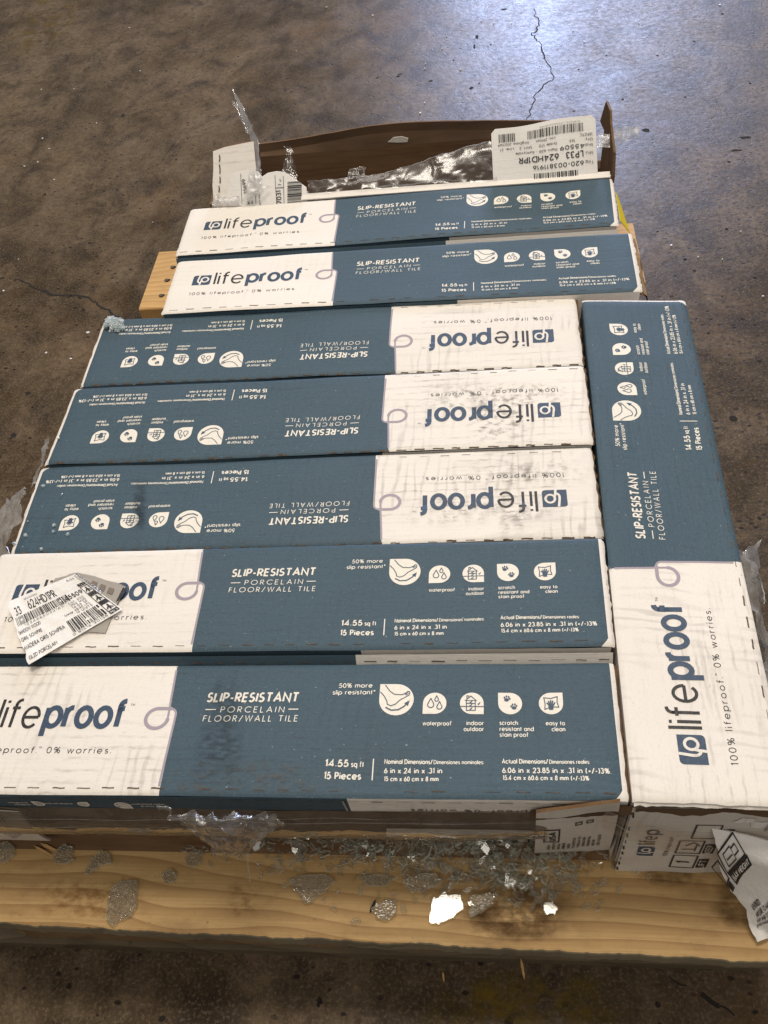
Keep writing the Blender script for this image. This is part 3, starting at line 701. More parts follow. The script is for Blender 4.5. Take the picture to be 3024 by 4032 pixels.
# ------------------------------------------------------------------ cartons
ZT = .2920; ZB = .1402
CART = 'tile cartons on the pallet'
def px(x, y, dz=0.0): return atz(x / S, y / S, ZT + dz)
def carton(label, corners, dz, seed, dirt, flip=False, white_end=True, chew=0.0, dash2=True, skip_front=False):
    """corners: world xy of the print's BL, BR, TR, TL"""
    BL, BR, TR, TL = [Vector((c[0], c[1], 0)) for c in corners]
    base = (BL + BR + TR + TL) / 4; base.z = ZB
    root = thing('tile_carton', label, 'carton', base, CART)
    wid = ((TL - BL).length + (TR - BR).length) / 2 * 1000
    sd = seed * 7.3
    zt = ZT + dz
    def top(u, v, off=0):
        a = u / 615.0; b = v / wid
        p = (BL.lerp(BR, a)).lerp(TL.lerp(TR, a), b)
        h = 2.1 * noise.noise(Vector((u * .0060 + sd, v * .012, sd))) + .55 * noise.noise(Vector((u * .021 + sd, v * .030, 2 + sd)))
        e = min(v, wid - v); e2 = min(u, 615 - u)
        k = 0.0
        if e < 5: k -= 1.5 * (1 - e / 5) ** 2
        if e2 < 6: k -= 1.8 * (1 - e2 / 6) ** 2
        p.z = zt + (h + k + off) / 1000
        return p
    # ---- top panel
    mb = MB()
    kk = wid / 124.0
    vs = sorted(set([0, .8, 1.8, 3.2, 5, 8, 14, 22, 31, 40, 50, 60, 68, 73.5, 75.5, 77.5, 78.8, 79.5, 79.56, 84, 92, 101, 109, 115, 119, 120.8, 122.2, 123.2, 124]))
    def bnd(v):
        if v <= 73.5: return 229.5
        if v <= 79.5: return 224 + 5.5 * math.sqrt(max(0, 1 - ((v - 73.5) / 6.0) ** 2))
        return 221.6 - (v - 79.5) * .062
    P = []; UV = []; nw = 24; nb = 40
    for v in vs:
        b_ = bnd(v); ue = 611.0 if v > 7 else 611.0 - (7 - v) * .9
        us = [0, 1.2, 3, 6] + [6 + (b_ - 6) * i / nw for i in range(1, nw + 1)] + [b_ + (ue - b_) * i / nb for i in range(1, nb + 1)] + [613, 614.3, 615]
        row = []
        for i, u in enumerate(us):
            uu = u
            if i == 0: uu += chew * 2.5 * noise.noise(Vector((v * .09, sd, 5)))
            if i == len(us) - 1: uu += (.6 + chew * 2.0) * noise.noise(Vector((v * .11, sd, 9)))
            row.append(top(uu, v * kk))
        P.append(row); UV.append([(u / 1000, v / 1000) for u in us])
    iw = 3 + nw
    we = M['white'] if white_end else M['blue']
    mb.grid(P, lambda j, i: M['white'] if i < iw else (M['blue'] if i < iw + nb else we), UV)
    pn = Panel(mb, top)
    face_print(pn, wid)
    if not flip:
        dashes(pn, 5.6, 4, 612, seed)
    else:
        dashes(pn, wid - .9, 4, 612, seed, .7, 11, 9)
        dashes(pn, 5.6, 4, 225, seed + 1, .3, 9, 14, torn=.9)
    # chewed edge of the brown core, under the printed sheet at both ends
    tp = mb.build('top_panel', root, base, smooth=True, props={'dirt': dirt})
    # ---- body under it
    mb = MB()
    dn = Vector((0, 0, -1))
    ring = [BL, BR, TR, TL]
    cen = (BL + BR + TR + TL) / 4
    ins = [c + (cen - c).normalized() * .0016 for c in ring]
    z0, z1 = ZB, zt - .0028
    nseg = {0: 30, 1: 8, 2: 30, 3: 8}
    for e in range(4):
        if skip_front and e == skip_front - 1: continue
        a, b_ = ins[e], ins[(e + 1) % 4]; n = nseg[e]
        rows = []; uvs = []
        nrm = Vector((b_.y - a.y, a.x - b_.x, 0)).normalized()
        for j, z in enumerate((z0, z0 + .03, z0 + .06, z0 + .09, z0 + .12, z1 - .006, z1)):
            bul = math.sin((z - z0) / (z1 - z0) * math.pi) * .0012
            rows.append([a.lerp(b_, i / n) + Vector((0, 0, z)) + nrm * (bul + .0007 * noise.noise(Vector((i * .7, z * 40, sd)))) for i in range(n + 1)])
            uvs.append([((a - b_).length * i / n, z) for i in range(n + 1)])
        L_ = (b_ - a).length
        if e in (0, 2):      # long sides carry the same print turned round: white part at the other end
            frac = 229.5 / 615
            mat = lambda j, i, n=n: M['white'] if (i + .5) / n > (1 - frac) else M['blue']
        else: mat = M['white']
        mb.grid(rows, mat, uvs)
    mb.face([c + Vector((0, 0, z0)) for c in reversed(ins)], M['kraft'])
    mb.build('carton_body', root, base, smooth=True, props={'dirt': dirt})
    # torn brown edge between top sheet and ends
    for e, (a, b_) in ((1, (BR, TR)), (3, (TL, BL))):
        mb = MB(); n = 26
        nrm = Vector((b_.y - a.y, a.x - b_.x, 0)).normalized()
        r0, r1, r2 = [], [], []
        for i in range(n + 1):
            p = a.lerp(b_, .01 + .98 * i / n)
            q = abs(noise.noise(Vector((i * .55, sd, e)))) * (1.6 + 3.0 * chew) / 1000
            r0.append(p + nrm * .0004 + Vector((0, 0, zt - .0068)))
            r1.append(p + nrm * (.0012 + q) + Vector((0, 0, zt - .0042 + .0006 * noise.noise(Vector((i * .9, sd, 3))))))
            r2.append(p - nrm * .0012 + Vector((0, 0, zt - .0024)))
        mb.grid([r0, r1, r2], M['kraft'] if chew > .4 else M['white'])
        mb.build('end_edge', root, base, props={'dirt': dirt})
    root['_w'] = wid
    return root, top, tp, base

def quad(TL, TR, BR, BL, dz):   # photo corners in source px
    c = [px(*q, dz) for q in (TL, TR, BR, BL)]
    return [(p.x, p.y) for p in c]
tl, tr, br, bl = quad((752, 824), (2411, 698), (2433, 884), (690, 1003), -.0014)
cA = carton('rearmost full tile carton, in front of the emptied torn carton, yellow strip on its end', [bl, br, tr, tl], -.0014, 1, .18)
tl, tr, br, bl = quad((701, 1027), (2485, 914), (2527, 1141), (635, 1233), .003)
cB = carton('clean tile carton lying across the bare nailed end of the rear pallet board', [bl, br, tr, tl], .003, 2, .22, chew=.25)
tl, tr, br, bl = quad((411, 1258), (2266, 1170), (2298, 1433), (312, 1518), -.0038)
cC = carton('tile carton turned the other way, with a lump of shattered glass on its corner', [tr, tl, bl, br], -.0038, 3, .85, flip=True, chew=.8)
tl, tr, br, bl = quad((294, 1530), (2299, 1438), (2337, 1746), (176, 1828), 0)
cD = carton('middle of the three tile cartons turned the other way, with smooth clean blue print', [tr, tl, bl, br], 0, 4, .95, flip=True, chew=.9)
tl, tr, br, bl = quad((163, 1841), (2328, 1761), (2377, 2113), (41, 2181), -.0026)
cE = carton('tile carton turned the other way, dotted with glass crumbs and a dark smudge', [tr, tl, bl, br], -.0026, 5, 1.1, flip=True, chew=1.0)
cF = carton('tile carton with a torn shipping sticker stuck over its logo', [(-.509, .3945), (.1055, .3955), (.1078, .5150), (-.5105, .5130)], .0032, 6, .55, chew=.3)
cG = carton('nearest tile carton, with its crushed front behind clear film above the broken glass', [(-.512, .2595), (.1025, .2590), (.1047, .3822), (-.512, .3835)], -.001, 7, .85, chew=.5, skip_front=1)
cH = carton('tile carton set crosswise along the right ends of the others', [(.2245, .2535), (.2410, .8680), (.1200, .8770), (.1050, .2570)], .0044, 8, 1.0, chew=.4)

def smudge_on(c, px4, mat, name):
    """a dirty mark rubbed on a carton top, part of that top"""
    root, top, tp, base = c
    mb = MB(); Q = [Vector(atz(*q, base.z + (ZT - ZB) + .0012)) for q in px4]
    mb.grid([[Q[0].lerp(Q[1], i / 6).lerp(Q[3].lerp(Q[2], i / 6), j / 6) for i in range(7)] for j in range(7)], mat)
    o = mb.build(name, tp, base); return o
Z_ = lambda c: None
smudge_on(cE, [(280, 1145), (318, 1150), (322, 1025), (284, 1020)], M['smudge'], 'smudge')['label'] = 'black rubbed smudge over the house icon'
smudge_on(cE, [(284, 1142), (314, 1146), (316, 1060), (290, 1056)], M['smudge'], 'smudge')['label'] = 'black rubbed smudge over the house icon'
smudge_on(cG, [(395, 1700), (540, 1705), (520, 1450), (455, 1450)], M['smudge'], 'smudge')['label'] = 'wide grey grime streak beside the bold heading'
smudge_on(cG, [(330, 1718), (760, 1722), (720, 1640), (340, 1640)], M['scuff'], 'smudge')['label'] = 'grey scuffs along the front edge'
smudge_on(cF, [(180, 1235), (420, 1240), (400, 1190), (190, 1190)], M['scuff'], 'smudge')['label'] = 'grey scuff above the logo'
for q in ([(1000, 960), (1160, 955), (1140, 870), (1000, 880)], [(900, 900), (1240, 890), (1240, 820), (900, 830)]):
    smudge_on(cD, q, M['scuff'], 'smudge')['label'] = 'grey rub marks across the logo'
for q in ([(850, 1140), (1250, 1130), (1250, 1060), (870, 1065)], [(1000, 1060), (1290, 1050), (1280, 985), (1000, 990)], [(1060, 1160), (1150, 1160), (1150, 1080), (1090, 1080)]):
    smudge_on(cE, q, M['scuff'], 'smudge')['label'] = 'grey rub marks across the logo'

# yellow label on the end of the rear carton
r_, _, _, base = cA
mb = MB(); a, b_ = Vector((.1862, 1.120, 0)), Vector((.1838, 1.050, 0))
mb.slab([Vector((a.x + .0020, a.y, .2885)), Vector((b_.x + .0026, b_.y, .2885)), Vector((b_.x + .0170, b_.y, .2690)), Vector((a.x + .0080, a.y, .2760))], (-.0006, 0, -.0006), M['yellow'])
mb.build('end_label', r_, base)['label'] = 'yellow label wrapped on the end'

# raised brown end flap beside the second carton
r_, _, _, base = cB
mb = MB(); n = 20
r0 = []; r1 = []; r2 = []
for i in range(n + 1):
    y = 1.010 - .118 * i / n; j = .0016 * noise.noise(Vector((i * .23, 3, 3)))
    r0.append(Vector((.1962, y, .2890))); r1.append(Vector((.2010 + j, y, .2850 + j))); r2.append(Vector((.2055 + j * 1.5, y, .2700)))
mb.grid([r0, r1, r2], M['kraftlit'])  # paler copy of the kraft, strong light put into its colour
mb.grid([[p + Vector((-.001, 0, -.002)) for p in r2], [p + Vector((-.001, 0, -.002)) for p in r1], [p + Vector((-.001, 0, -.002)) for p in r0]], M['kraftlit'])
mb.grid([r2, [p + Vector((-.001, 0, -.002)) for p in r2]], M['kraftlit'])
mb.build('end_flap', r_, base)['label'] = 'torn brown end flap standing out'

# ------------------------------------------------------------------ nearest carton: crushed front
def front_of_G():
    root, top, tp, base = cG
    mb = MB(); n = 60
    def yz(q):      # profile of the wall: y, z from the top edge down
        return q
    prof = [(.2594, .2890), (.2588, .2865), (.2586, .262), (.2640, .250), (.2790, .245)]
    P = []; UV = []
    for k, (y, z) in enumerate(prof):
        P.append([Vector((-.512 + .6145 * i / n, y + .0006 * noise.noise(Vector((i * .4, k, 2))), z + (.0015 * noise.noise(Vector((i * .25, 4, k))) if k > 2 else 0))) for i in range(n + 1)])
        UV.append([(i / n * .615, z) for i in range(n + 1)])
    mb.grid(P[::-1], lambda j, i: M['blue'] if (i + .5) / n < 1 - 229.5 / 615 else M['white'], UV[::-1])
    # print, turned round: u runs right to left, q runs down
    def fn(u, v, off):
        x = .1025 - u / 1000; q = v
        return Vector((x, .2586 - off / 1000 * 1.0 - .0004, .2895 - q / 1000))
    p = Panel(mb, fn)
    icons(p, 17.5, (424, 459, 500, 545, 590), (7.4, 5.4), .3)
    C_ = M['cream']
    for t_, u, q in (('50% more', 385, 19), ('slip resistant*', 385, 14), ('waterproof', 468, 15), ('indoor', 509, 18.5), ('outdoor', 509, 14), ('scratch', 553, 21), ('resistant and', 553, 17), ('stain proof', 553, 13), ('easy to', 597, 18), ('clean', 597, 14)):
        p.text(t_, u, q, 3.4, .15, C_)
    p.text('100% lifeproof. 0% worries.', 31, 19.5, 6.0, .13, M['black'], 177, track=.16)
    p.ribbon([(229, 3), (228, 26)], .9, M['lilac'])
    dashes(p, 4.6, 4, 612, 77, .45, 11, 10, M['cut'])
    # inside of the torn wall, the recess's black shade put into its colour
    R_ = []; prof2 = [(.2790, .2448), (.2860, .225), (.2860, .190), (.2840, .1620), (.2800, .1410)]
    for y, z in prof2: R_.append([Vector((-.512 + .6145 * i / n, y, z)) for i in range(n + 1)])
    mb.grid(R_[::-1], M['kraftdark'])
    fp = mb.build('front_panel', root, base, smooth=False, props={'dirt': .6})
    # lower strip of the wall pushed in, still printed
    mb = MB()
    P = [[Vector((-.105 + .2075 * i / n, y, z + .001 * noise.noise(Vector((i * .3, 1, 1))))) for i in range(n + 1)] for y, z in ((.2752, .1405), (.2740, .1520), (.2745, .1590), (.2790, .1600))]
    mb.grid(P, M['white'])
    def fn2(u, v, off):
        t = v / 18.0
        y = .2752 + (.2742 - .2752) * t; z = .1410 + .0170 * t
        return Vector((.1025 - u / 1000, y - .0018 - off / 1000, z + .0006))
    p = Panel(mb, fn2)
    square_logo(p, 26, 2, 52, 17, M['navy'], M['white']); p.text('life', 60, 3, 13, .11, M['black'], 100); p.text('proof', 104, 3, 13, .17, M['navy'], 182)
    # the strip is printed upside down
    o = mb.build('lower_strip', root, base, props={'dirt': .6}); o['label'] = 'low strip of the front wall pushed inward'
    # torn flap at its right end, hanging out onto the board
    mb = MB()
    A = Vector(aty(1158, 1757, .252)); B_ = Vector(aty(1340, 1733, .252))
    C2 = Vector(atz(1316, 1836, ZB + .003)); D2 = Vector(atz(1154, 1843, ZB + .003))
    P = []; UV = []
    for j in range(9):
        t = j / 8
        a = A.lerp(D2, t); b_ = B_.lerp(C2, t); row = []
        for i in range(13):
            q = a.lerp(b_, i / 12); q.y -= .005 * math.sin(t * math.pi) * (.6 + .4 * math.sin(i * .5)); q.z += .0012 * noise.noise(Vector((i * .4, j * .4, 3)))
            row.append(q)
        P.append(row); UV.append([(i / 12 * .08, t * .09) for i in range(13)])
    mb.grid(P, M['greycard'], UV, flip=True)
    mb.grid([[q + Vector((0, .0028, .0006)) for q in r] for r in P], M['kraft'], UV)
    for row in ([r[0] for r in P], [r[-1] for r in P], P[0], P[-1]): mb.grid([row, [q + Vector((0, .0028, .0006)) for q in row]], M['kraft'])
    def fn3(u, v, off):    # print runs up the flap: u up, v to the left  (0..90 , 0..80)
        j = (1 - u / 90) * 8; i = (v / 80) * 12
        j0 = min(7, max(0, int(j))); i0 = min(11, max(0, int(i))); a, b2 = j - j0, i - i0
        q = P[j0][i0].lerp(P[j0][i0 + 1], b2).lerp(P[j0 + 1][i0].lerp(P[j0 + 1][i0 + 1], b2), a)
        return q + Vector((0, -.0004 - off / 1000, .0004 + off / 1000 * .6))
    p = Panel(mb, lambda u, v, off: fn3(u, v, off))
    # local: text reads bottom to top
    pr = Panel(mb, lambda u, v, off: fn3(u, 80 - v, off))
    K = M['black']
    pr.frame(38, 56, 62, 71, .8, K); pr.text('USA', 41, 59, 7.5, .20, K, 59)
    pr.text('MADE IN', 41, 68, 1.8, .15, K, 58)
    lines = ['MADE IN USA', 'DISTRIBUTED BY', 'HECHO EN USA', 'DISTRIBUIDO POR', 'NOMINAL SIZE', 'PLEASE RECYCLE', 'PORCELAIN TILE', 'CERAMIC FLOOR', 'FOR FLOOR WALL', 'KEEP DRY', 'SEE INSIDE']
    for k, t_ in enumerate(lines):
        vv = 66.5 - k * 5.2
        ln = (16, 22, 20, 19, 14, 26, 26, 22, 22, 14, 24)[k]
        pr.text(t_, 14, vv - 2.5, 3.2, .17, K, 14 + ln)
    for k in range(2): pr.frame(64, 34 - k * 11, 68, 40 - k * 11, .6, K)
    o = mb.build('torn_flap', root, base, smooth=True, props={'dirt': .5}); o['label'] = 'torn grey-white flap with small print hanging from the right end'
    # brown edge above that flap
    mb = MB()
    r0 = []; r1 = []; r2 = []
    for i in range(25):
        x = A.x - .004 + (.103 - A.x + .008) * i / 24
        d = i / 24
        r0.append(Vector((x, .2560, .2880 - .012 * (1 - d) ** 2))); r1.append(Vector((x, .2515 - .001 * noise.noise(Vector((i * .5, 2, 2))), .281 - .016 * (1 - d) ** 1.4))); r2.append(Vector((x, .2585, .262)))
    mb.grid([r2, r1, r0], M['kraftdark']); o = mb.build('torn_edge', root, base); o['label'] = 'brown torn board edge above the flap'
    # paper flap at the left end
    mb = MB()
    A = Vector(aty(-20, 1748, .256)); B_ = Vector(aty(40, 1752, .256)); C2 = Vector(atz(110, 1816, ZB + .022)); D2 = Vector(atz(-40, 1812, ZB + .010))
    P = []
    for j in range(7):
        a = A.lerp(D2, j / 6); b_ = B_.lerp(C2, (j / 6) ** .9)
        P.append([a.lerp(b_, i / 8) + Vector((0, -.004 * math.sin(j / 6 * 3.1), 0)) for i in range(9)])
    mb.grid(P, M['greycard'], flip=True)
    mb.grid([[q + Vector((0, .002, .0005)) for q in r] for r in P], M['greycard'])
    for row in ([r[-1] for r in P], P[-1]): mb.grid([row, [q + Vector((0, .002, .0005)) for q in row]], M['greycard'])
    def fn4(u, v, off):
        j = (1 - v / 60) * 6; i = u / 80 * 8
        j0 = min(5, max(0, int(j))); i0 = min(7, max(0, int(i)))
        a, b2 = j - j0, i - i0
        q = P[j0][i0].lerp(P[j0][i0 + 1], b2).lerp(P[j0 + 1][i0].lerp(P[j0 + 1][i0 + 1], b2), a)
        return q + Vector((0, -.0006 - off / 1000, .0005 + off / 1000))
    p = Panel(mb, fn4)
    for k, t_ in enumerate(('WARNING SHARP EDGES', 'KEEP IN A DRY PLACE', 'WEAR EYE PROTECTION', 'HANDLE WITH CARE')):
        c_, s_ = math.cos(-.85), math.sin(-.85)
        pk = Panel(mb, lambda u, v, off, c_=c_, s_=s_: fn4(26 + u * c_ - v * s_, 54 + u * s_ + v * c_, off))
        pk.text(t_, 0, -6 * k, 3.2, .16, M['black'], 44)
    o = mb.build('paper_flap', root, base, smooth=True, props={'dirt': .4}); o['label'] = 'grey paper flap with small print sticking out at the left'
front_of_G()

# front strip of the second-nearest carton and the rear one carry dashes on their folded edge
def fold_print(c, seed, x0, x1, y, z):
    root, top, tp, base = c
    mb = MB(); p = Panel(mb, lambda u, v, off: Vector((x1 - u / 1000, y - .0010 - off / 1000 - .50 * v / 1000, z + .0008 + off / 1000 - .87 * v / 1000)))
    L_ = (x1 - x0) * 1000; n = 40
    mb.grid([[p.P(L_ * (1 - i / n), v, 0) for i in range(n + 1)] for v in (13, 7, 0)], lambda j, i: M['blue'] if (i + .5) / n < 1 - 229.5 / 615 else M['white'])
    dashes(p, 7, 3, (x1 - x0) * 1000 - 2, seed, .5, 11, 10, M['cut'])
    mb.build('front_fold', root, base, props={'dirt': .5})
fold_print(cF, 31, -.508, .105, .3925, .2905)
fold_print(cA, 32, -.430, .181, 1.0340, .2860)

# ------------------------------------------------------------------ crosswise carton: end facing us
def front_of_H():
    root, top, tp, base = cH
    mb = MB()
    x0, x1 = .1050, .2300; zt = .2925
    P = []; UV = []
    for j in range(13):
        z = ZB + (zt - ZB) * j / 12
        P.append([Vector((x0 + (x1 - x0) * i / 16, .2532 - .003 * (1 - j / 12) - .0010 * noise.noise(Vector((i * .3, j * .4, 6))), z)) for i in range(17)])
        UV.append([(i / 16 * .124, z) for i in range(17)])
    mb.grid(P, M['greycard'], UV)  # white card greyed to carry the shade on this end
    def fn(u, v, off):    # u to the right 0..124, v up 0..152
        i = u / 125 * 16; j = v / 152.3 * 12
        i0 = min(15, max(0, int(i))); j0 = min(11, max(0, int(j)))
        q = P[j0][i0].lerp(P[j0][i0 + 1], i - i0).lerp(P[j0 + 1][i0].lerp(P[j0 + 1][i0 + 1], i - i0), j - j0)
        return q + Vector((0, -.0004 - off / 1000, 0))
    K = M['black']
    up = Panel(mb, lambda u, v, off: fn(124 - v, u, off))        # reads bottom to top
    d = Panel(mb, lambda u, v, off: fn(v, u, off))
    dashes(d, 1.5, 2, 150, 41, .7, 8, 7, K)
    square_logo(up, 44, 96, 66, 110, M['navy'], M['greycard'])
    up.text('life', 72, 97, 15, .10, K, 92); up.text('p', 95, 97, 15, .14, M['navy'])
    up.text('100% lifeproof', 44, 84, 4, .14, K, 90)
    # handling symbols
    for (a, b2, t_) in ((16, 58, '1'), (52, 58, ''), (88, 50, '')):
        up.frame(a, b2, a + 30, b2 + 20, .7, K)
        up.rect(a + 1, b2 - 11, a + 22, b2 - 2, K)
        if t_: up.text(t_, a + 11, b2 + 4, 12, .2, K)
    up.ribbon([(58, 63), (76, 63)], .7, K); up.ribbon([(62, 63), (62, 74)], .7, K); up.ribbon([(70, 60), (78, 66), (70, 72)], .7, K)
    for k in range(3):
        for l in range(2): up.rect(20 + 9 * l + (k % 2) * 4, 14 + 8 * k, 27 + 9 * l + (k % 2) * 4, 20 + 8 * k, K)
    up.text('LIFT', 17, 49, 6, .18, M['greycard'], 37, off=.6); up.text('KEEP', 54, 49, 6, .18, M['greycard'], 73, off=.6); up.text('TEAM', 90, 41, 6, .18, M['greycard'], 109, off=.6)
    rt = Panel(mb, lambda u, v, off: fn(124 - v, u, off))
    for k, t_ in enumerate(('KEEP FROM MOISTURE', 'DO NOT USE ON STAIRS', 'READ INSTRUCTIONS')):
        rt.text(t_, 108, 14 - 5 * k, 2.8, .15, K, 142)
    # scraped patches of the paper
    for c_, rr in (((88, 128), 9), ((101, 121), 11), ((112, 133), 6)):
        rg = random.Random(int(c_[0])); pts = [(c_[0] + rr * (1 + .5 * rg.uniform(-1, 1)) * math.cos(a * .52), c_[1] + .6 * rr * (1 + .5 * rg.uniform(-1, 1)) * math.sin(a * .52)) for a in range(12)]
        up.fn = up.fn; pp = Panel(mb, fn); pp.fill(pts, M['label'] if rr > 7 else M['kraftdark'], .3, c_)
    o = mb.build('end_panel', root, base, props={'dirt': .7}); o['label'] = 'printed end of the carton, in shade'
    # wavy torn brown edge under the top sheet
    mb = MB(); r0, r1, r2 = [], [], []
    for i in range(41):
        x = x0 + .002 + (x1 - x0 - .001) * i / 40
        wv = .0020 * math.sin(i * .32 + .6) + .0012 * noise.noise(Vector((i * .4, 7, 1)))
        r0.append(Vector((x, .2515, zt + .0022 + wv * .2))); r1.append(Vector((x, .2496 + wv * .4, zt - .0030 + wv))); r2.append(Vector((x, .2526, zt - .0080 + wv)))
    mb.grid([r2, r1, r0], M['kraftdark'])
    o = mb.build('torn_edge', root, base); o['label'] = 'wavy brown torn edge under the top sheet'
    # big torn flap curling out over the edge of the board
    mb = MB()
    rows = [((1538, 1790), (1700, 1830), .262 - .012, .000), ((1550, 1835), (1710, 1885), .235, .0), ((1556, 1880), (1712, 1930), .205, 0), ((1580, 1925), (1712, 1975), .180, 0), ((1612, 1965), (1700, 2010), .165, 0), ((1618, 2000), (1665, 2020), .150, 0), ((1636, 2035), (1668, 2026), .146, 0)]
    P = []
    for a, b_, z, _ in rows:
        A, B2 = atz(a[0], a[1], z), atz(b_[0], b_[1], z - .006)
        P.append([A.lerp(B2, i / 10) + Vector((0, 0, .004 * math.sin(i / 10 * math.pi))) for i in range(11)])
    # finer rows
    Q = []
    for a, b_ in zip(P[:-1], P[1:]):
        for k in range(4): Q.append([p.lerp(q, k / 4) for p, q in zip(a, b_)])
    Q.append(P[-1])
    for j, r in enumerate(Q):
        r[0].x += .0016 * noise.noise(Vector((j * .8, 1, 1))); 
    mb.grid(Q, M['label'], flip=True)
    mb.grid([[p + Vector((.0008, .0016, -.0016)) for p in r] for r in Q], M['label'])
    for row in ([r[0] for r in Q], [r[-1] for r in Q], Q[0], Q[-1]): mb.grid([row, [p + Vector((.0008, .0016, -.0016)) for p in row]], M['label'])
    nq = len(Q) - 1
    def fn5(u, v, off):      # u 0..100 across, v 0..100 down
        i = u / 100 * 10; j = v / 100 * nq
        i0 = min(9, max(0, int(i))); j0 = min(nq - 1, max(0, int(j)))
        q = Q[j0][i0].lerp(Q[j0][i0 + 1], i - i0).lerp(Q[j0 + 1][i0].lerp(Q[j0 + 1][i0 + 1], i - i0), j - j0)
        return q + Vector((0, -.0006 - off / 1000, .0008 + off / 1000))
    def rotp(cx, cy, ang, sx=1, sy=1):
        c_, s_ = math.cos(ang), math.sin(ang)
        return Panel(mb, lambda u, v, off: fn5(cx + (u * c_ - v * s_) * sx, cy - (u * s_ + v * c_) * sy, off))
    a = rotp(16, 44, .62)
    a.frame(0, 12, 34, 30, .8, K); a.frame(6, 15, 20, 26, .5, K); a.ribbon([(20, 18), (28, 18), (28, 24), (20, 24)], .6, K); a.ribbon([(8, 20), (18, 20)], .5, K)
    a.rect(0, 2, 36, 11, K); a.text('MAX HEIGHT', 2, 4, 5, .18, M['label'], 34, off=.6)
    a.rect(-15, 3, -6, 9, K); a.frame(-16, 10, -4, 26, .7, K)
    b2 = rotp(18, 66, .45)
    for k, t_ in enumerate(('AUTHORIZED', 'EXPOSURE TO HARMFUL', 'AND SNAP TOOL WHEN', 'INSTALLATION PROCESS.')):
        b2.text(t_, 4, -7.0 * k, 5.2, .16, K, 4 + (26, 52, 50, 48)[k])
    o = mb.build('torn_flap', root, base, smooth=True, props={'dirt': .35}); o['label'] = 'white torn flap with black print curling out over the board edge'
front_of_H()

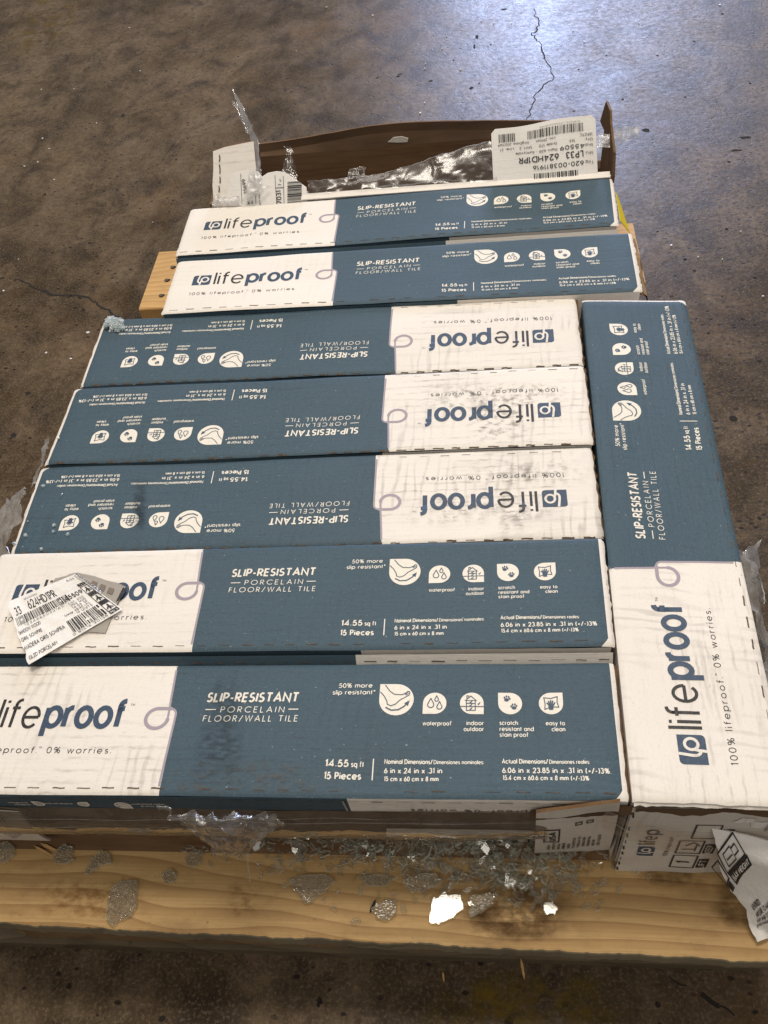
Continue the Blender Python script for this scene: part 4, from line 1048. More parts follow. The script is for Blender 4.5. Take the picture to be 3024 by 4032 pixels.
# ------------------------------------------------------------------ emptied carton at the rear
def open_carton():
    Y0, Y1, X0, X1 = 1.160, 1.278, -.400, .186
    root = thing('open_carton', 'emptied carton with torn-off top at the rear, brown inside showing', 'carton', (-.107, 1.22, ZB))
    O = root.location; T = .003
    K = M['kraft']
    mb = MB(); mb.box((X0, Y0, ZB - .1), (X1, Y1, ZB + .003), K); mb.build('bottom', root, O)
    # rear wall with a fold and a leaning upper flap
    n = 40
    xs = [X0 + (X1 + .004 - X0) * i / n for i in range(n + 1)]
    prof = [aty(*q, Y1 + .011) for q in ((555, 312), (640, 300), (740, 281), (800, 271), (870, 264), (960, 262), (1060, 262), (1200, 264), (1300, 266))]
    def ztop(x):
        x = min(max(x, prof[0].x), prof[-1].x)
        for a_, b_ in zip(prof[:-1], prof[1:]):
            if x <= b_.x: break
        return a_.z + (b_.z - a_.z) * (x - a_.x) / (b_.x - a_.x) + .0008 * noise.noise(Vector((x * 30, 2, 2)))
    _zt = ztop
    def ztop(x):
        if x < -.345: return max(.25, _zt(x) - (-.345 - x) * 8)
        return _zt(x) if x < .135 else max(.236, _zt(x) - (x - .135) * 2.6 + .004 * noise.noise(Vector((x * 60, 1, 7))))
    rows_in = [[Vector((x, Y1, ZB)) for x in xs], [Vector((x, Y1 + .001 * noise.noise(Vector((x * 12, 1, 0))), .225)) for x in xs],
               [Vector((x, Y1 - .001, min(ztop(x) - .003, .296 + .002 * noise.noise(Vector((x * 9, 5, 1)))))) for x in xs],
               [Vector((x, Y1 + .008, max(min(.298, ztop(x) - .002), ztop(x) - .012))) for x in xs], [Vector((x, Y1 + .012 + .003 * math.sin(x * 8), ztop(x))) for x in xs]]
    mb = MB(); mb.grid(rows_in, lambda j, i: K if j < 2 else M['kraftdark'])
    out = [[p + Vector((0, T, 0)) for p in r] for r in rows_in]
    mb.grid(out, M['white'], flip=True); mb.grid([rows_in[-1], out[-1]], K)
    mb.build('rear_wall', root, O)['label'] = 'brown rear wall with its folded upper edge leaning back'
    # left wall
    mb = MB(); mb.slab([(X0, Y0, ZB), (X0, Y1, ZB), (X0, Y1, .300), (X0, Y0, .291)], (-T, 0, 0), K); mb.build('side_wall', root, O)
    # right wall with its torn peak
    mb = MB()
    pts = [(X1, Y0 + .004, ZB), (X1, Y1 - .004, ZB), (X1, Y1 - .004, .24), (X1, Y1 - .012, .30)] + [tuple(atx(*q, X1)) for q in ((1296, 262), (1303, 238), (1309, 218), (1317, 238), (1318, 262), (1322, 300), (1326, 330), (1324, 378))]
    mb.slab(pts, (T, 0, 0), K); mb.build('side_wall', root, O)['label'] = 'brown side wall torn to a tall point'
    # front wall
    mb = MB(); mb.slab([(X0, Y0, ZB), (X1, Y0, ZB), (X1, Y0, .289), (X0, Y0, .289)], (0, T, 0), M['white']); 
    # white lip folded over its top edge
    mb.slab([(-.262, Y0 - .0065, .2915), (X1 - .002, Y0 - .0065, .2915), (X1 - .002, Y0 + .0035, .2945), (-.262, Y0 + .0035, .2945)], (0, 0, -.0015), M['white'])
    mb.build('front_wall', root, O, props={'dirt': .2})
    # raised white flap at the left
    F = [lean(*q, Y0 + .001) for q in ((462, 446), (459, 400), (461, 362), (460, 327), (485, 318), (518, 311), (548, 305), (550, 330), (553, 360), (556, 400), (620, 412), (640, 440))]
    mb = MB(); mb.slab(F, (0, T, 0), M['white'], K)
    p = Panel(mb, lambda u, v, off: Vector((u / 1000, Y0 + .0004 - off / 1000 + .85 * (v / 1000 - .29), v / 1000 + off / 1000)))
    for q0, q1 in (((474, 335), (474, 350)), ((474, 356), (475, 376)), ((475, 382), (475, 396)), ((473, 402), (473, 416)), ((470, 422), (470, 434))):
        a, b_ = lean(*q0, Y0), lean(*q1, Y0); p.ribbon([(a.x * 1000, a.z * 1000), ((a.x + b_.x) * 500 + .6, (a.z + b_.z) * 500), (b_.x * 1000, b_.z * 1000)], .9, M['cut'])
    o = mb.build('raised_flap', root, O, props={'dirt': .45}); o['label'] = 'white flap standing up at the left end'
    # torn scrap of grey paper inside
    mb = MB(); c = [aty(*q, Y1 - .0035) for q in ((838, 307), (850, 297), (868, 295), (882, 299), (880, 307), (858, 308))]
    mb.slab(c, (0, .001, 0), M['greycard']); mb.build('paper_scrap', root, O)['label'] = 'grey torn paper left on the inside'
    return Y0
YF = open_carton()

# labels at the rear
def standing_sheet(name, label, cat, px_poly_grid, ybase, lean, mat):
    return None
def rear_labels():
    # torn delivery sheet on the raised flap
    Yp = YF - .0022
    pts = [lean(*q, Yp) for q in ((489, 446), (492, 412), (500, 376), (520, 370), (545, 368), (560, 372), (566, 382), (578, 374), (598, 370), (615, 372), (634, 384), (662, 405), (665, 446))]
    mb = MB(); mb.slab(pts, (0, .0006, 0), M['label'])
    p = Panel(mb, lambda u, v, off: Vector((u / 1000, Yp - .0003 - off / 1000 + .85 * (v / 1000 - .29), v / 1000 + off / 1000)))
    def L(q0, q1, hw=.35, m=None):
        a, b_ = lean(*q0, Yp), lean(*q1, Yp); p.ribbon([(a.x * 1000, a.z * 1000), (b_.x * 1000, b_.z * 1000)], hw, m or M['black'])
    L((520, 375), (523, 440)); L((550, 372), (553, 440)); L((594, 378), (598, 446)); L((612, 380), (614, 446)); L((595, 406), (613, 405))
    def vt(txt, x0, y0, x1, y1, cap, m=None):   # text reading upward between two pixels
        a, b_ = lean(x0, y0, Yp), lean(x1, y1, Yp); d = Vector((b_.x - a.x, b_.z - a.z)); ln = d.length * 1000; d.normalize()
        pk = Panel(mb, lambda u, v, off: (lambda zz: Vector((a.x + (d.x * u - d.y * v) / 1000, Yp - .0003 - off / 1000 + .85 * (zz - .29), zz + off / 1000)))(a.z + (d.y * u + d.x * v) / 1000))
        pk.text(txt, 0, 0, cap, .13, m or M['black'], ln)
    vt('7031', 609, 440, 607, 411, 7.5); vt('1', 608, 402, 608, 398, 5); vt('of', 608, 392, 607, 386, 3.2)
    vt('35699', 535, 418, 530, 386, 5.5); vt('DC 21', 547, 440, 546, 425, 3.2); vt('PO', 541, 440, 540, 432, 4)
    vt('QTY 1 EA', 564, 442, 562, 420, 2.6)
    # its barcode, bars stacked upward
    rg = random.Random(8); y = 443
    while y > 393:
        h = rg.choice((.7, 1.1, 1.9, 2.6)); a, b_, c_ = lean(621, y, Yp), lean(652, y - 2, Yp), lean(652, y - 2 - h, Yp)
        p.rect(a.x * 1000, a.z * 1000, b_.x * 1000, a.z * 1000 + (c_.z - b_.z) * 1000, M['black']); y -= h + rg.choice((1.0, 1.3, 2.0))
    o = mb.build('delivery_label', None, (-.30, Yp, .31), props={'dirt': .25})
    tag(o, 'torn white delivery sheet with a barcode, on the raised flap at the rear left', 'label')
    # the pallet tag standing at the right, upside down
    Yp = YF - .0035
    A, B_, C_, D_ = lean(1066, 402, Yp), lean(1292, 392, Yp), lean(1286, 249, Yp), lean(1061, 285, Yp)
    A.z = B_.z = .288; A.y = B_.y = Yp
    def surf(s, t):
        q = A.lerp(B_, s).lerp(D_.lerp(C_, s), t)
        q.y += .0022 * math.sin(s * 9 + t * 2) * t + .004 * t * t
        return q
    mb = MB()
    def inset(s, t):   # rounded upper corners
        return surf(s, t)
    NS, NT_ = 26, 14
    P = [[inset(i / NS, j / NT_) for i in range(NS + 1)] for j in range(NT_ + 1)]
    UV = [[(i / NS * .15, j / NT_ * .1) for i in range(NS + 1)] for j in range(NT_ + 1)]
    for i_, k_ in ((0, 1), (NS, NS - 1)): P[NT_][i_] = (P[NT_ - 1][i_] + P[NT_][k_]) * .5
    mb.grid(P, M['label'], UV)
    mb.grid([[q + Vector((0, .0007, 0)) for q in r] for r in P], M['label'], UV, flip=True)
    # print: u 0..150 left to right of the tag as read, v 0..100 up as read -> turned 180
    p = Panel(mb, lambda u, v, off: surf(1 - u / 150, 1 - v / 100) + Vector((0, -.0004 - off / 1000, .0003 + off / 1000)))
    K = M['black']
    p.bars(28, 83, 92, 97, 21, K, .75)
    p.text('Tag:', 5, 70, 4.4, .12, K); p.text('620-003811916', 19, 69, 7.4, .15, K, 92)
    p.text('SKU:', 5, 55.5, 4.4, .12, K); p.text('LP33', 19, 53, 10.5, .15, K, 44); p.text('624HD1PR', 54, 53, 10.5, .15, K, 112)
    p.text('Shd:', 5, 43, 4.4, .12, K); p.text('45509', 17, 42.5, 7.0, .16, K, 52); p.text('Plant: 620 - Sunnyvale', 56, 44, 4.4, .13, K, 116)
    p.text('Qty:', 5, 34.5, 4.2, .12, K); p.text('165', 30, 34.5, 4.2, .13, K); p.text('Grade: STD', 56, 35, 4.2, .13, K, 82); p.text('Shift: 2', 92, 35, 4.2, .13, K, 110); p.text('Line: 21', 118, 35, 4.2, .13, K, 138)
    p.text('15P27C', 5, 26.5, 4.2, .13, K, 23); p.text('Loc: 29Man', 58, 26.5, 4.2, .13, K, 86); p.text('MfgDate: 2023169', 96, 26.5, 4.2, .13, K, 141)
    p.bars(18, 10, 98, 23, 22, K, .62); p.bars(116, 10, 140, 24, 23, K, .5)
    p.text('S15P27C LP33624HD1PR', 22, 6, 2.2, .12, K, 80)
    o = mb.build('pallet_tag', None, (A.x + .07, Yp, .30), smooth=True, props={'dirt': .2})
    tag(o, 'white tag with black print and barcodes, upside down behind the rearmost full carton', 'label')
rear_labels()

# torn sticker lying on the second-nearest carton
def sticker():
    zt = ZT + .0032
    def pt(x, y, h): return atz(x, y, zt + h)
    # kraft paper backing torn under it
    mb = MB()
    poly = [(88, 1292), (103, 1272), (120, 1250), (145, 1244), (152, 1240), (168, 1237), (178, 1240), (205, 1245), (232, 1255), (262, 1262), (272, 1268), (262, 1290), (252, 1308), (237, 1345), (228, 1368), (180, 1364), (130, 1345)]
    P = [pt(x, y, .0010 + .0012 * ((i * 7) % 3 == 0)) for i, (x, y) in enumerate(poly)]
    mb.slab(P, (0, 0, .0006), M['greyp'])
    pk = Panel(mb, lambda u, v, off: pt(u, v, .0026 + off / 1000))
    for k in range(3):
        x = 200 + 18 * k; y = 1254 + 7 * k
        pk.fill([(x, y), (x + 11, y + 4), (x + 6, y + 16), (x - 6, y + 12)], M['tape'], .2)
    mb.face([pt(*q, .0031) for q in ((266, 1268), (273, 1274), (262, 1292), (250, 1300), (256, 1288))], M['black'])
    o = mb.build('torn_backing', None, pt(180, 1300, 0)); tag(o, 'torn brown backing sheet under the shipping sticker on the carton', 'paper')
    # the white sticker itself
    A, B_, C_, D_ = (58, 1438), (265, 1316), (162, 1240), (12, 1302)     # BL, BR, TR, TL as read
    def surf(u, v, off=0):   # 0..100, 0..62
        a, b = u / 100, v / 62
        x = (A[0] * (1 - a) + B_[0] * a) * (1 - b) + (D_[0] * (1 - a) + C_[0] * a) * b
        y = (A[1] * (1 - a) + B_[1] * a) * (1 - b) + (D_[1] * (1 - a) + C_[1] * a) * b
        h = .0034 + .0024 * abs(noise.noise(Vector((u * .05, v * .09, 4)))) + .0016 * max(0, noise.noise(Vector((u * .12 + v * .1, v * .05, 9)))) + .006 * max(0, (.16 - a)) * 3
        edge = a
        return pt(x, y, h + off / 1000)
    mb = MB(); NU, NV = 30, 18
    lo = lambda v: 2 + 2.5 * noise.noise(Vector((v * .12, 3, 3)))
    P = [[surf(lo(62 * j / NV) + (100 - lo(62 * j / NV)) * i / NU, 62 * j / NV) for i in range(NU + 1)] for j in range(NV + 1)]
    UV = [[(i / NU * .1, j / NV * .062) for i in range(NU + 1)] for j in range(NV + 1)]
    mb.grid(P, M['label'], UV)
    mb.grid([[q + Vector((0, 0, -.0005)) for q in r] for r in P], M['label'], UV, flip=True)
    p = Panel(mb, lambda u, v, off: surf(u, v, .35 + off))
    K = M['black']
    p.text('33', 7, 46.5, 8.0, .11, K, 15); p.text('624HD1PR', 25, 47.0, 9.0, .11, K, 62)
    p.bars(5, 37, 72, 45, 31, K, .55); p.text('1234565032162', 12, 34, 2.2, .12, K, 60)
    p.text('SHADOW WOOD', 3, 29, 3.4, .12, K, 29); p.text('GRIS SOMBRE', 3, 22, 3.4, .12, K, 27); p.text('MADERA GRIS SOMBRA', 3, 13.5, 4.0, .12, K, 48); p.text('GLZD PORCELAIN', 4, 3.5, 3.6, .12, K, 34)
    p.text('45509', 66, 38, 5.2, .17, K, 88)
    for k, t_ in enumerate(('Lot: 620', '3106 1420', '14.55 SF', '48.40 LBS', '15 UNITS')): p.text(t_, 66, 33.5 - 3.2 * k, 2.4, .13, K, 84)
    p.text('Coverage', 54, 23.8, 2.2, .12, K, 64)
    p.bars(52, 5, 88, 19, 33, K, .6); p.text('0 81516 30138 8', 50, 2.0, 2.4, .12, K, 92)
    p.text('ID:04', 84, 57, 2.4, .13, K, 94); p.text('SKU/NUMERO', 24, 57.5, 1.8, .12, K, 42)
    for k in range(3):
        v0 = 43 - 14.5 * k
        p.frame(89.5, v0 - 8, 98.5, v0 + 2, .35, K); p.rect(89.2, v0 - 11.8, 98.8, v0 - 8.6, K)
        p.ribbon([(91, v0 - 5), (94, v0 - 2), (97, v0 - 5.5)], .6, K); p.ribbon([(94, v0 - 6.5), (94.5, v0 + .5)], .8, K)
    p.rect(89.2, 46.4, 98.6, 49.6, K)
    p.text('TOP', 91, 47.0, 2.0, .16, M['label'], 97, off=.7); p.text('PEI 3', 90.5, 2.8, 2.0, .16, M['label'], 97.5, off=.7)
    o = mb.build('shipping_sticker', None, pt(130, 1340, 0), smooth=True, props={'dirt': .3})
    tag(o, 'white crumpled barcode sticker lying askew over the logo of a tile carton', 'sticker')
    # clear tape ridge that catches the light
    mb = MB(); r = []
    for k, dh in ((0, .003), (1, .006), (2, .003)):
        r.append([pt(158 + 58 * i / 12 + 3 * k, 1246 + 43 * i / 12 - 5 * k, dh + .001 * noise.noise(Vector((i * .5, k, 1)))) for i in range(13)])
    mb.grid(r, M['filmglare']); o = mb.build('tape_strip', None, pt(185, 1265, 0), smooth=True)
    tag(o, 'shiny strip of clear tape along the top edge of the sticker', 'tape')
M['greyp'] = m_plain('backing_paper', (.36, .33, .29), .7, .2)
M['tape'] = m_plain('worn_tape', (.20, .16, .13), .5, .3)
sticker()

# ------------------------------------------------------------------ stretch film
def film(label, rows, mat, amp=.004, seed=1, sub=(10, 6), ragged=.003, cat='plastic film', name='stretch_film', org=None, freq=55, fold_glints=()):
    """rows: lists of points (same count); crumpled sheet through them"""
    rows = [[Vector(p) for p in r] for r in rows]
    def cat_(pts, n):
        out = []
        m = len(pts)
        for i in range(m - 1):
            p0, p1, p2, p3 = pts[max(i - 1, 0)], pts[i], pts[i + 1], pts[min(i + 2, m - 1)]
            for k in range(n):
                t = k / n
                out.append(.5 * ((2 * p1) + (p2 - p0) * t + (2 * p0 - 5 * p1 + 4 * p2 - p3) * t * t + (3 * p1 - p0 - 3 * p2 + p3) * t ** 3))
        out.append(pts[-1].copy()); return out
    A = [cat_(r, sub[0]) for r in rows]
    Bc = [cat_(list(c), sub[1]) for c in zip(*A)]      # columns
    G = [list(r) for r in zip(*Bc)]
    nj, ni = len(G), len(G[0])
    for j in range(nj):
        for i in range(ni):
            p = G[j][i]
            d = Vector((noise.noise(p * freq + Vector((seed, 0, 0))), noise.noise(p * freq + Vector((0, seed, 9))), noise.noise(p * freq + Vector((5, 0, seed)))))
            d += .5 * Vector((noise.noise(p * freq * 2.7 + Vector((seed, 1, 0))), noise.noise(p * freq * 2.7 + Vector((0, seed, 3))), noise.noise(p * freq * 2.7 + Vector((2, 0, seed)))))
            G[j][i] = p + d * amp
            if j in (0, nj - 1) or i in (0, ni - 1):
                G[j][i] += Vector((noise.noise(p * 190 + Vector((seed, 3, 0))), noise.noise(p * 190 + Vector((3, seed, 0))), noise.noise(p * 190 + Vector((0, 3, seed))))) * ragged
    mb = MB(); mb.grid(G, mat)
    for f0, f1, wd in fold_glints:       # milky ribbons: bright glints painted along the film's creases
        A_, B_ = [], []; n = 26
        for k in range(n + 1):
            u = f0[0] + (f1[0] - f0[0]) * k / n + .02 * noise.noise(Vector((k * .4, f0[1] * 9, seed))); v = f0[1] + (f1[1] - f0[1]) * k / n + .03 * noise.noise(Vector((k * .35, 5, f0[0] * 9 + seed)))
            x_ = min(max(u, 0), .999) * (ni - 1); y_ = min(max(v, 0), .999) * (nj - 1); i0, j0 = int(x_), int(y_)
            q = G[j0][i0].lerp(G[j0][i0 + 1], x_ - i0).lerp(G[j0 + 1][i0].lerp(G[j0 + 1][i0 + 1], x_ - i0), y_ - j0) + Vector((0, -.0012, .0006))
            h = wd * (.35 + .65 * abs(noise.noise(Vector((k * .7, seed, 3))))) * min(1, 4 * k / n, 4 * (1 - k / n))
            A_.append(q + Vector((0, -h * .3, -h))); B_.append(q + Vector((0, h * .3, h)))
        mb.grid([A_, B_], M['foldglint'])
    c = sum((q for r in G for q in r), Vector()) / (nj * ni)
    o = mb.build(name, None, c, smooth=True); tag(o, label, cat); return o
a = lambda x, y, Y: lean(x, y, Y)
film('thin blade of clear film standing up from the raised white flap', [[a(501, 193, 1.19), a(504, 195, 1.19)], [a(516, 232, 1.185), a(528, 236, 1.18)], [a(530, 275, 1.178), a(543, 272, 1.172)], [a(541, 310, 1.172), a(556, 305, 1.166)], [a(545, 345, 1.166), a(562, 345, 1.162)], [a(548, 372, 1.160), a(566, 372, 1.158)]], M['filmblade'], .0022, 3, (6, 6), .0015)
film('small shred of film beside the standing film blade', [[a(499, 220, 1.188), a(503, 218, 1.188)], [a(512, 240, 1.185), a(517, 238, 1.185)], [a(524, 262, 1.18), a(530, 258, 1.18)], [a(533, 290, 1.175), a(540, 287, 1.175)]], M['filmmilk'], .003, 4, (4, 5), .002)
film('curled strip of clear film with a bluish tip in the open carton', [[a(611, 318, 1.175), a(624, 316, 1.175)], [a(618, 324, 1.172), a(634, 326, 1.172)], [a(615, 340, 1.168), a(630, 336, 1.168)], [a(611, 362, 1.166), a(640, 360, 1.166)], [a(615, 386, 1.160), a(640, 384, 1.160)], [a(618, 405, 1.157), a(640, 412, 1.157)]], M['filmglare'], .0022, 5, (6, 5), .001)
film('crumpled white tuft of film over the delivery sheet', [[a(536, 372, 1.150), a(552, 368, 1.150), a(566, 382, 1.150)], [a(532, 392, 1.147), a(548, 390, 1.145), a(562, 396, 1.149)], [a(530, 418, 1.146), a(542, 416, 1.143), a(556, 412, 1.147)], [a(522, 438, 1.148), a(532, 440, 1.145), a(546, 436, 1.150)]], M['filmwhite'], .004, 6, (6, 6), .003)
film('twisted film strand beside the white tuft', [[a(545, 418, 1.147), a(549, 426, 1.147)], [a(562, 406, 1.146), a(566, 412, 1.146)], [a(580, 396, 1.148), a(584, 399, 1.148)]], M['filmwhite'], .002, 7, (4, 6), .002)
film('bunched film along the foot of the raised flap', [[a(460, 418, 1.150), a(490, 424, 1.150), a(515, 430, 1.150)], [a(457, 434, 1.147), a(487, 438, 1.146), a(518, 440, 1.148)], [a(455, 444, 1.150), a(487, 446, 1.150), a(520, 446, 1.151)]], M['filmwhite'], .005, 8, (7, 5), .004)
film('clear film stretched across the mouth of the open carton', [[a(664, 392, 1.166), a(745, 384, 1.168), a(850, 368, 1.170), a(1000, 318, 1.176), a(1068, 302, 1.176)], [a(664, 405, 1.160), a(745, 396, 1.161), a(860, 388, 1.160), a(1000, 356, 1.164), a(1070, 345, 1.164)], [a(664, 420, 1.156), a(745, 412, 1.156), a(860, 405, 1.156), a(1000, 394, 1.156), a(1072, 388, 1.156)]], M['film'], .0022, 9, (12, 8), .0012, freq=34, fold_glints=[((.50, .02), (.98, .02), .0012), ((.02, .02), (.36, .03), .0009), ((.70, .20), (.99, .55), .0010), ((.80, .10), (.92, .75), .0008), ((.62, .45), (.95, .35), .0008), ((.36, .82), (.76, .88), .0026), ((.05, .55), (.33, .62), .0007), ((.88, .15), (.99, .30), .0010), ((.22, .2), (.30, .8), .0006)])
film('square tab of clear film standing above the open carton front', [[a(754, 364, 1.166), a(790, 360, 1.166)], [a(752, 374, 1.165), a(789, 372, 1.165)], [a(750, 388, 1.164), a(788, 382, 1.164)]], M['filmglare'], .0010, 10, (6, 5), .001)
film('bright crumpled film blown out past the torn side wall', [[a(1288, 300, 1.185), a(1320, 284, 1.185), a(1350, 274, 1.190), a(1378, 280, 1.192)], [a(1290, 312, 1.180), a(1322, 300, 1.180), a(1352, 286, 1.186), a(1376, 292, 1.190)], [a(1290, 330, 1.176), a(1318, 318, 1.178), a(1345, 302, 1.184), a(1372, 300, 1.190)]], M['filmwhite'], .007, 11, (6, 6), .004)
film('white film scrap caught on the end of the clean carton', [[atx(1381, 541, .213), atx(1392, 536, .218)], [atx(1383, 549, .214), atx(1390, 546, .219)]], M['filmwhite'], .002, 12, (4, 4), .002)
a = lambda x, y, Y: aty(x, y, Y)
z = lambda x, y, h: atz(x, y, h)
film('crumpled film hanging off the left end of the dotted carton', [[z(62, 1058, .285), z(50, 1075, .27), z(40, 1110, .262), z(24, 1170, .262), z(14, 1230, .27)], [z(50, 1060, .27), z(28, 1080, .25), z(14, 1120, .24), z(6, 1150, .24), z(2, 1225, .25)], [z(40, 1066, .26), z(18, 1078, .24), z(3, 1110, .225), z(-8, 1170, .225), z(-14, 1240, .24)]], M['filmruffle'], .006, 13, (6, 6), .004)
film('thin film fringe along the left ends of the middle cartons', [[z(108, 945, .289), z(98, 985, .289), z(88, 1010, .289), z(70, 1050, .289)], [z(96, 950, .275), z(92, 988, .280), z(84, 1015, .282), z(62, 1050, .28)]], M['filmruffle'], .005, 14, (7, 4), .003)
film('film bunched at the corner of the stickered carton', [[z(26, 1205, .290), z(14, 1240, .288), z(2, 1290, .288)], [z(10, 1200, .275), z(-4, 1240, .272), z(-20, 1290, .272)]], M['filmwhite'], .006, 15, (6, 5), .003)
film('crumpled film ruffle along the right side of the crosswise carton', [[z(1585, 1195, .292), z(1606, 1245, .292), z(1618, 1300, .290), z(1638, 1380, .290), z(1652, 1440, .290), z(1668, 1500, .290)], [z(1608, 1192, .280), z(1632, 1240, .27), z(1640, 1300, .262), z(1652, 1370, .265), z(1668, 1440, .26), z(1690, 1500, .26)], [z(1636, 1172, .285), z(1640, 1245, .25), z(1648, 1310, .24), z(1658, 1375, .25), z(1690, 1440, .24), z(1720, 1500, .24)]], M['filmruffle'], .006, 16, (6, 7), .005)
film('thin twisted film thread dangling beside the crosswise carton', [[z(1622, 1228, .28), z(1624, 1232, .28)], [z(1640, 1240, .275), z(1643, 1244, .275)], [z(1648, 1275, .265), z(1651, 1275, .265)], [z(1650, 1305, .26), z(1654, 1305, .26)]], M['filmwhite'], .002, 17, (3, 6), .001)
# film band over the crushed front, its dark reflection put into the tint
rows = []
for y, zz in ((.2582, .2640), (.2545, .2540), (.2505, .2440), (.2490, .2320), (.2500, .2200), (.2530, .2110), (.2590, .2070)):
    rows.append([Vector((x, y + .0012 * math.sin(x * 16), zz + .0030 * math.sin(x * 9 + 1))) for x in (-.52, -.42, -.30, -.18, -.06, .0, .04)])
film('glossy clear film stretched over the crushed carton front', rows, M['filmband'], .0012, 18, (7, 4), .001, freq=20, fold_glints=[((.0, .22), (.98, .20), .0010), ((.1, .40), (.55, .34), .0006), ((.60, .34), (.98, .42), .0007), ((.3, .16), (.7, .12), .0008), ((.7, .55), (.9, .5), .0006)])
film('torn crumpled film bunched on the front of the nearest carton', [[a(330, 1752, .247), a(420, 1756, .245), a(500, 1762, .243), a(570, 1764, .243), a(614, 1770, .246)], [a(390, 1775, .243), a(440, 1778, .238), a(505, 1782, .236), a(560, 1788, .238), a(606, 1786, .243)], [a(420, 1795, .242), a(455, 1812, .236), a(500, 1818, .234), a(545, 1812, .238), a(580, 1800, .243)], [a(445, 1812, .246), a(462, 1842, .240), a(490, 1850, .240), a(525, 1842, .242), a(540, 1826, .246)]], M['filmmilk'], .0060, 19, (12, 10), .005, freq=95)
film('thin film thread hanging from the bunched film onto the board', [[a(533, 1845, .236), a(536, 1845, .236)], [a(536, 1880, .232), a(538, 1880, .232)], [a(539, 1905, .228), a(541, 1905, .228)]], M['filmwhite'], .0006, 20, (3, 5), .0004)
film('streak of glossy film across the gap between the two nearest cartons', [[a(1310, 1752, .243), a(1360, 1772, .243), a(1420, 1785, .244), a(1520, 1808, .244)], [a(1300, 1772, .243), a(1355, 1795, .242), a(1420, 1810, .243), a(1510, 1835, .243)], [a(1300, 1790, .243), a(1350, 1812, .242), a(1410, 1830, .243), a(1500, 1850, .243)]], M['film'], .0018, 21, (7, 5), .001, freq=30, fold_glints=[((.02, .30), (.45, .55), .0009), ((.5, .5), (.75, .62), .0006)])

# ------------------------------------------------------------------ broken glass
def shard_pts(rg, L_, W_, T_, n=None):
    n = n or rg.choice((3, 4, 4, 5, 5, 6))
    a0 = rg.uniform(0, 6.28); pts = []
    for k in range(n):
        an = a0 + (k + rg.uniform(-.28, .28)) / n * 6.283
        r = rg.uniform(.75, 1.1)
        pts.append((L_ * .5 * r * math.cos(an), W_ * .5 * r * math.sin(an)))
    return pts
def shard_into(mb, c, L_, W_, T_, rot, mat, rg, n=None):
    pts = shard_pts(rg, L_, W_, T_, n); b = len(mb.v); m = len(pts); rot = rot.to_3x3()
    for zz, sc in ((-T_ / 2, 1.0), (T_ / 2, rg.uniform(.82, 1.0))):
        for x, y in pts: mb.v.append(c + rot @ Vector((x * sc, y * sc, zz)))
    fs = [tuple(reversed(range(b, b + m))), tuple(range(b + m, b + 2 * m))]
    for k in range(m):
        l = (k + 1) % m; fs.append((b + k, b + l, b + m + l, b + m + k))
    for q_, f_ in enumerate(fs): mb.f.append(f_); mb.mi.append(mb.mat(mat if q_ < 2 or mat is not M['glass'] else M['glassedge'])); mb.uv.append([(0, 0)] * len(f_))
from mathutils import Euler
DK = .1400
rg = random.Random(42)
def pile():
    mb = MB()
    def dens(x, y):
        # photo px on the board
        d = math.exp(-((x - 1010) / 190) ** 2 - ((y - 1830) / 55) ** 2) * 1.3
        d += .8 * math.exp(-((x - 1110) / 120) ** 2 - ((y - 1880) / 40) ** 2)
        d += .75 * math.exp(-((x - 790) / 190) ** 2 - ((y - 1828) / 32) ** 2)
        d += .22 * math.exp(-((x - 560) / 130) ** 2 - ((y - 1822) / 22) ** 2)
        d += .28 * math.exp(-((x - 1180) / 70) ** 2 - ((y - 1900) / 50) ** 2)
        if y < 1812: d *= .5
        return d
    cnt = 0
    while cnt < 720:
        x, y = rg.uniform(380, 1330), rg.uniform(1806, 1985)
        d = dens(x, y)
        if rg.random() > d: continue
        c = atz(x, y, DK); h = rg.random() ** 1.6 * .009 * min(1, max(0, d - .15))
        L_ = rg.uniform(.005, .014) * (1.25 if rg.random() < .2 else 1); W_ = L_ * rg.uniform(.35, .85); T_ = rg.uniform(.0008, .0020)
        tilt = .30 if d > .4 else .13
        rot = Euler((rg.gauss(0, tilt), rg.gauss(0, tilt), rg.uniform(0, 6.28))).to_matrix()
        ext = abs(rot[2][0]) * L_ * .5 + abs(rot[2][1]) * W_ * .5 + abs(rot[2][2]) * T_ * .5
        c.z = DK + ext + h + .0003
        shard_into(mb, c, L_, W_, T_, rot, M['glass'], rg); cnt += 1
    o = mb.build('glass_shards', None, (0, .25, DK)); tag(o, 'heap of small broken glass shards on the front pallet board', 'broken glass', None, 'stuff')
pile()
def slab_thing(name, label, cat, poly, z, th, mat, group=None, jitter=.0006, tilt=(0, 0), side=None):
    c0 = sum((Vector(atz(*q, z)) for q in poly), Vector()) / len(poly)
    P = []
    for i in range(len(poly)):
        A, B_ = atz(*poly[i], z), atz(*poly[(i + 1) % len(poly)], z)
        for k in range(4):
            q = A.lerp(B_, k / 4)
            if k: q += Vector((rg.uniform(-1, 1), rg.uniform(-1, 1), 0)) * jitter
            q.z += (q.x - c0.x) * tilt[0] + (q.y - c0.y) * tilt[1]
            P.append(q)
    mb = MB(); mb.slab(P, (0, 0, th), mat, side or mat)
    o = mb.build(name, None, c0); tag(o, label, cat, group); return o
